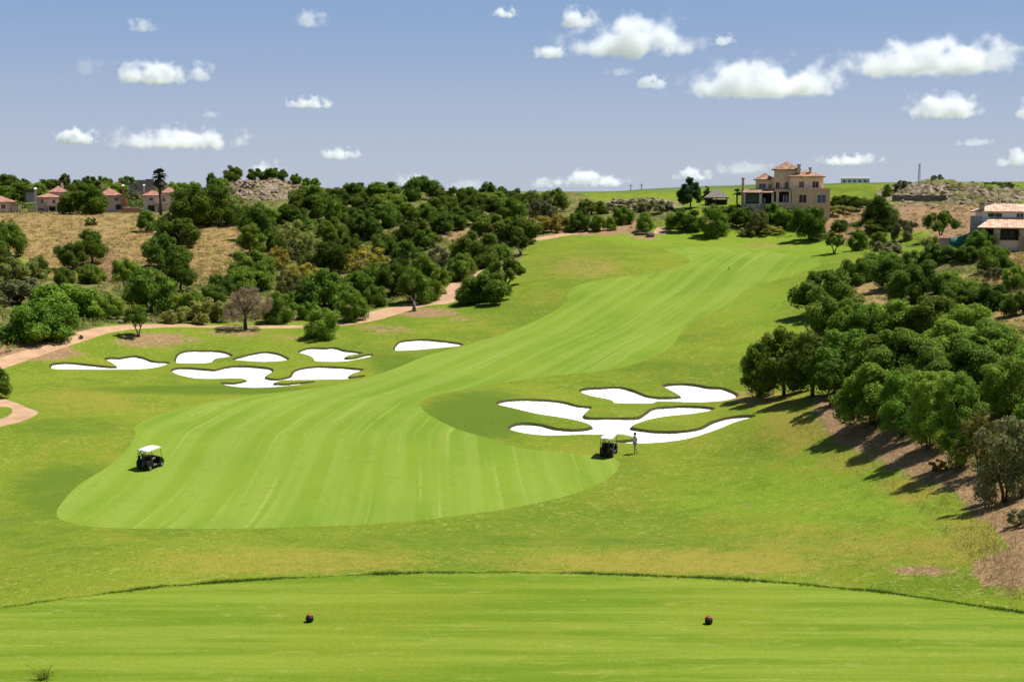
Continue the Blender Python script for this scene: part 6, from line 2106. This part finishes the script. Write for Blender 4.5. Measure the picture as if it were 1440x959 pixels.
CLOUDS = [  # centre px, py, width px, height px, opacity, label
    (200, 35, 48, 24, .4, "faint wisp of cloud high at the upper left"),
    (438, 27, 56, 28, .5, "small ragged cloud at the top, left of centre"),
    (708, 17, 40, 20, .7, "tiny white cloud at the top edge near the middle"),
    (212, 103, 100, 40, 1, "round white puff cloud at the upper left, left of a fainter puff"),
    (281, 101, 44, 32, .6, "fainter puff right beside the round upper left cloud"),
    (128, 94, 44, 30, .28, "thin curl of cloud left of the round upper left puff"),
    (437, 144, 70, 20, .8, "thin flat white cloud, left of centre in the middle sky"),
    (296, 160, 34, 14, .3, "tiny faint cloud above the long flat left cloud"),
    (106, 192, 62, 28, 1, "small dome shaped cloud at the far left above the houses"),
    (250, 195, 196, 36, 1, "long flat bottomed white cloud above the palm"),
    (478, 216, 60, 22, .8, "small tilted cloud above the wood's left end"),
    (377, 237, 54, 24, .7, "low cloud peeping behind the rocky knoll"),
    (583, 252, 66, 24, .55, "low pale cloud behind the tallest crown of the wood"),
    (655, 259, 70, 18, .4, "low faint cloud on the wood's skyline"),
    (884, 53, 200, 66, 1, "large bright cloud at the top right of centre"),
    (812, 26, 60, 34, .8, "ragged lobe at the upper left of the large top cloud"),
    (772, 73, 52, 24, .75, "small cloud lower left of the large top cloud"),
    (1015, 56, 40, 20, .6, "small faint puff right of the large top cloud"),
    (872, 101, 44, 14, .3, "faint small wisp below the large top cloud"),
    (915, 116, 50, 24, .65, "small cloud left of the widest two humped cloud"),
    (1072, 112, 250, 62, 1, "wide two humped white cloud right of centre"),
    (1310, 82, 290, 58, 1, "long slanting bright cloud at the upper right"),
    (1330, 149, 116, 42, 1, "heaped white cloud below the long upper right cloud"),
    (1442, 148, 30, 46, .7, "cloud cut by the right frame edge"),
    (1370, 200, 56, 14, .4, "thin flat wisp at the right above the ridge"),
    (1430, 220, 60, 34, .75, "pale cloud low at the right frame edge"),
    (762, 256, 40, 22, .55, "low small cloud at the wood's right end"),
    (830, 251, 110, 28, .9, "low flat white cloud above the green hill"),
    (972, 244, 58, 24, .8, "low round cloud left of the villa"),
    (1044, 236, 92, 22, .4, "faint low cloud just left of the villa's tower"),
    (1195, 224, 104, 20, .75, "low flat cloud above the white farm building"),
]
for cx_, cy_, w_, h_, op, lab in CLOUDS:
    el = (268 - cy_) / FPX
    D_ = min(6500.0, max(2500.0, 420.0 / max(el, 1e-3)))
    c = at(cx_, cy_, D_)
    hw, hh_ = w_ / 2 * D_ / FPX * 1.18, h_ / 2 * D_ / FPX * 1.30
    hd = (hw * hh_) ** 0.5
    o = link_mesh("cloud", _cm)
    o.location = tuple(c)
    o.rotation_euler = (0, 0, -math.atan2(c[0], c[1]))
    o.scale = (hw, hd, hh_)
    u = hh_ * 1.0
    o["puff"] = (hw / u, hd / u, hh_ / u)
    o["thick"] = 6.5 * op ** 1.8 / (hd + hh_)
    tag(o, lab, "cloud", "fair weather clouds")
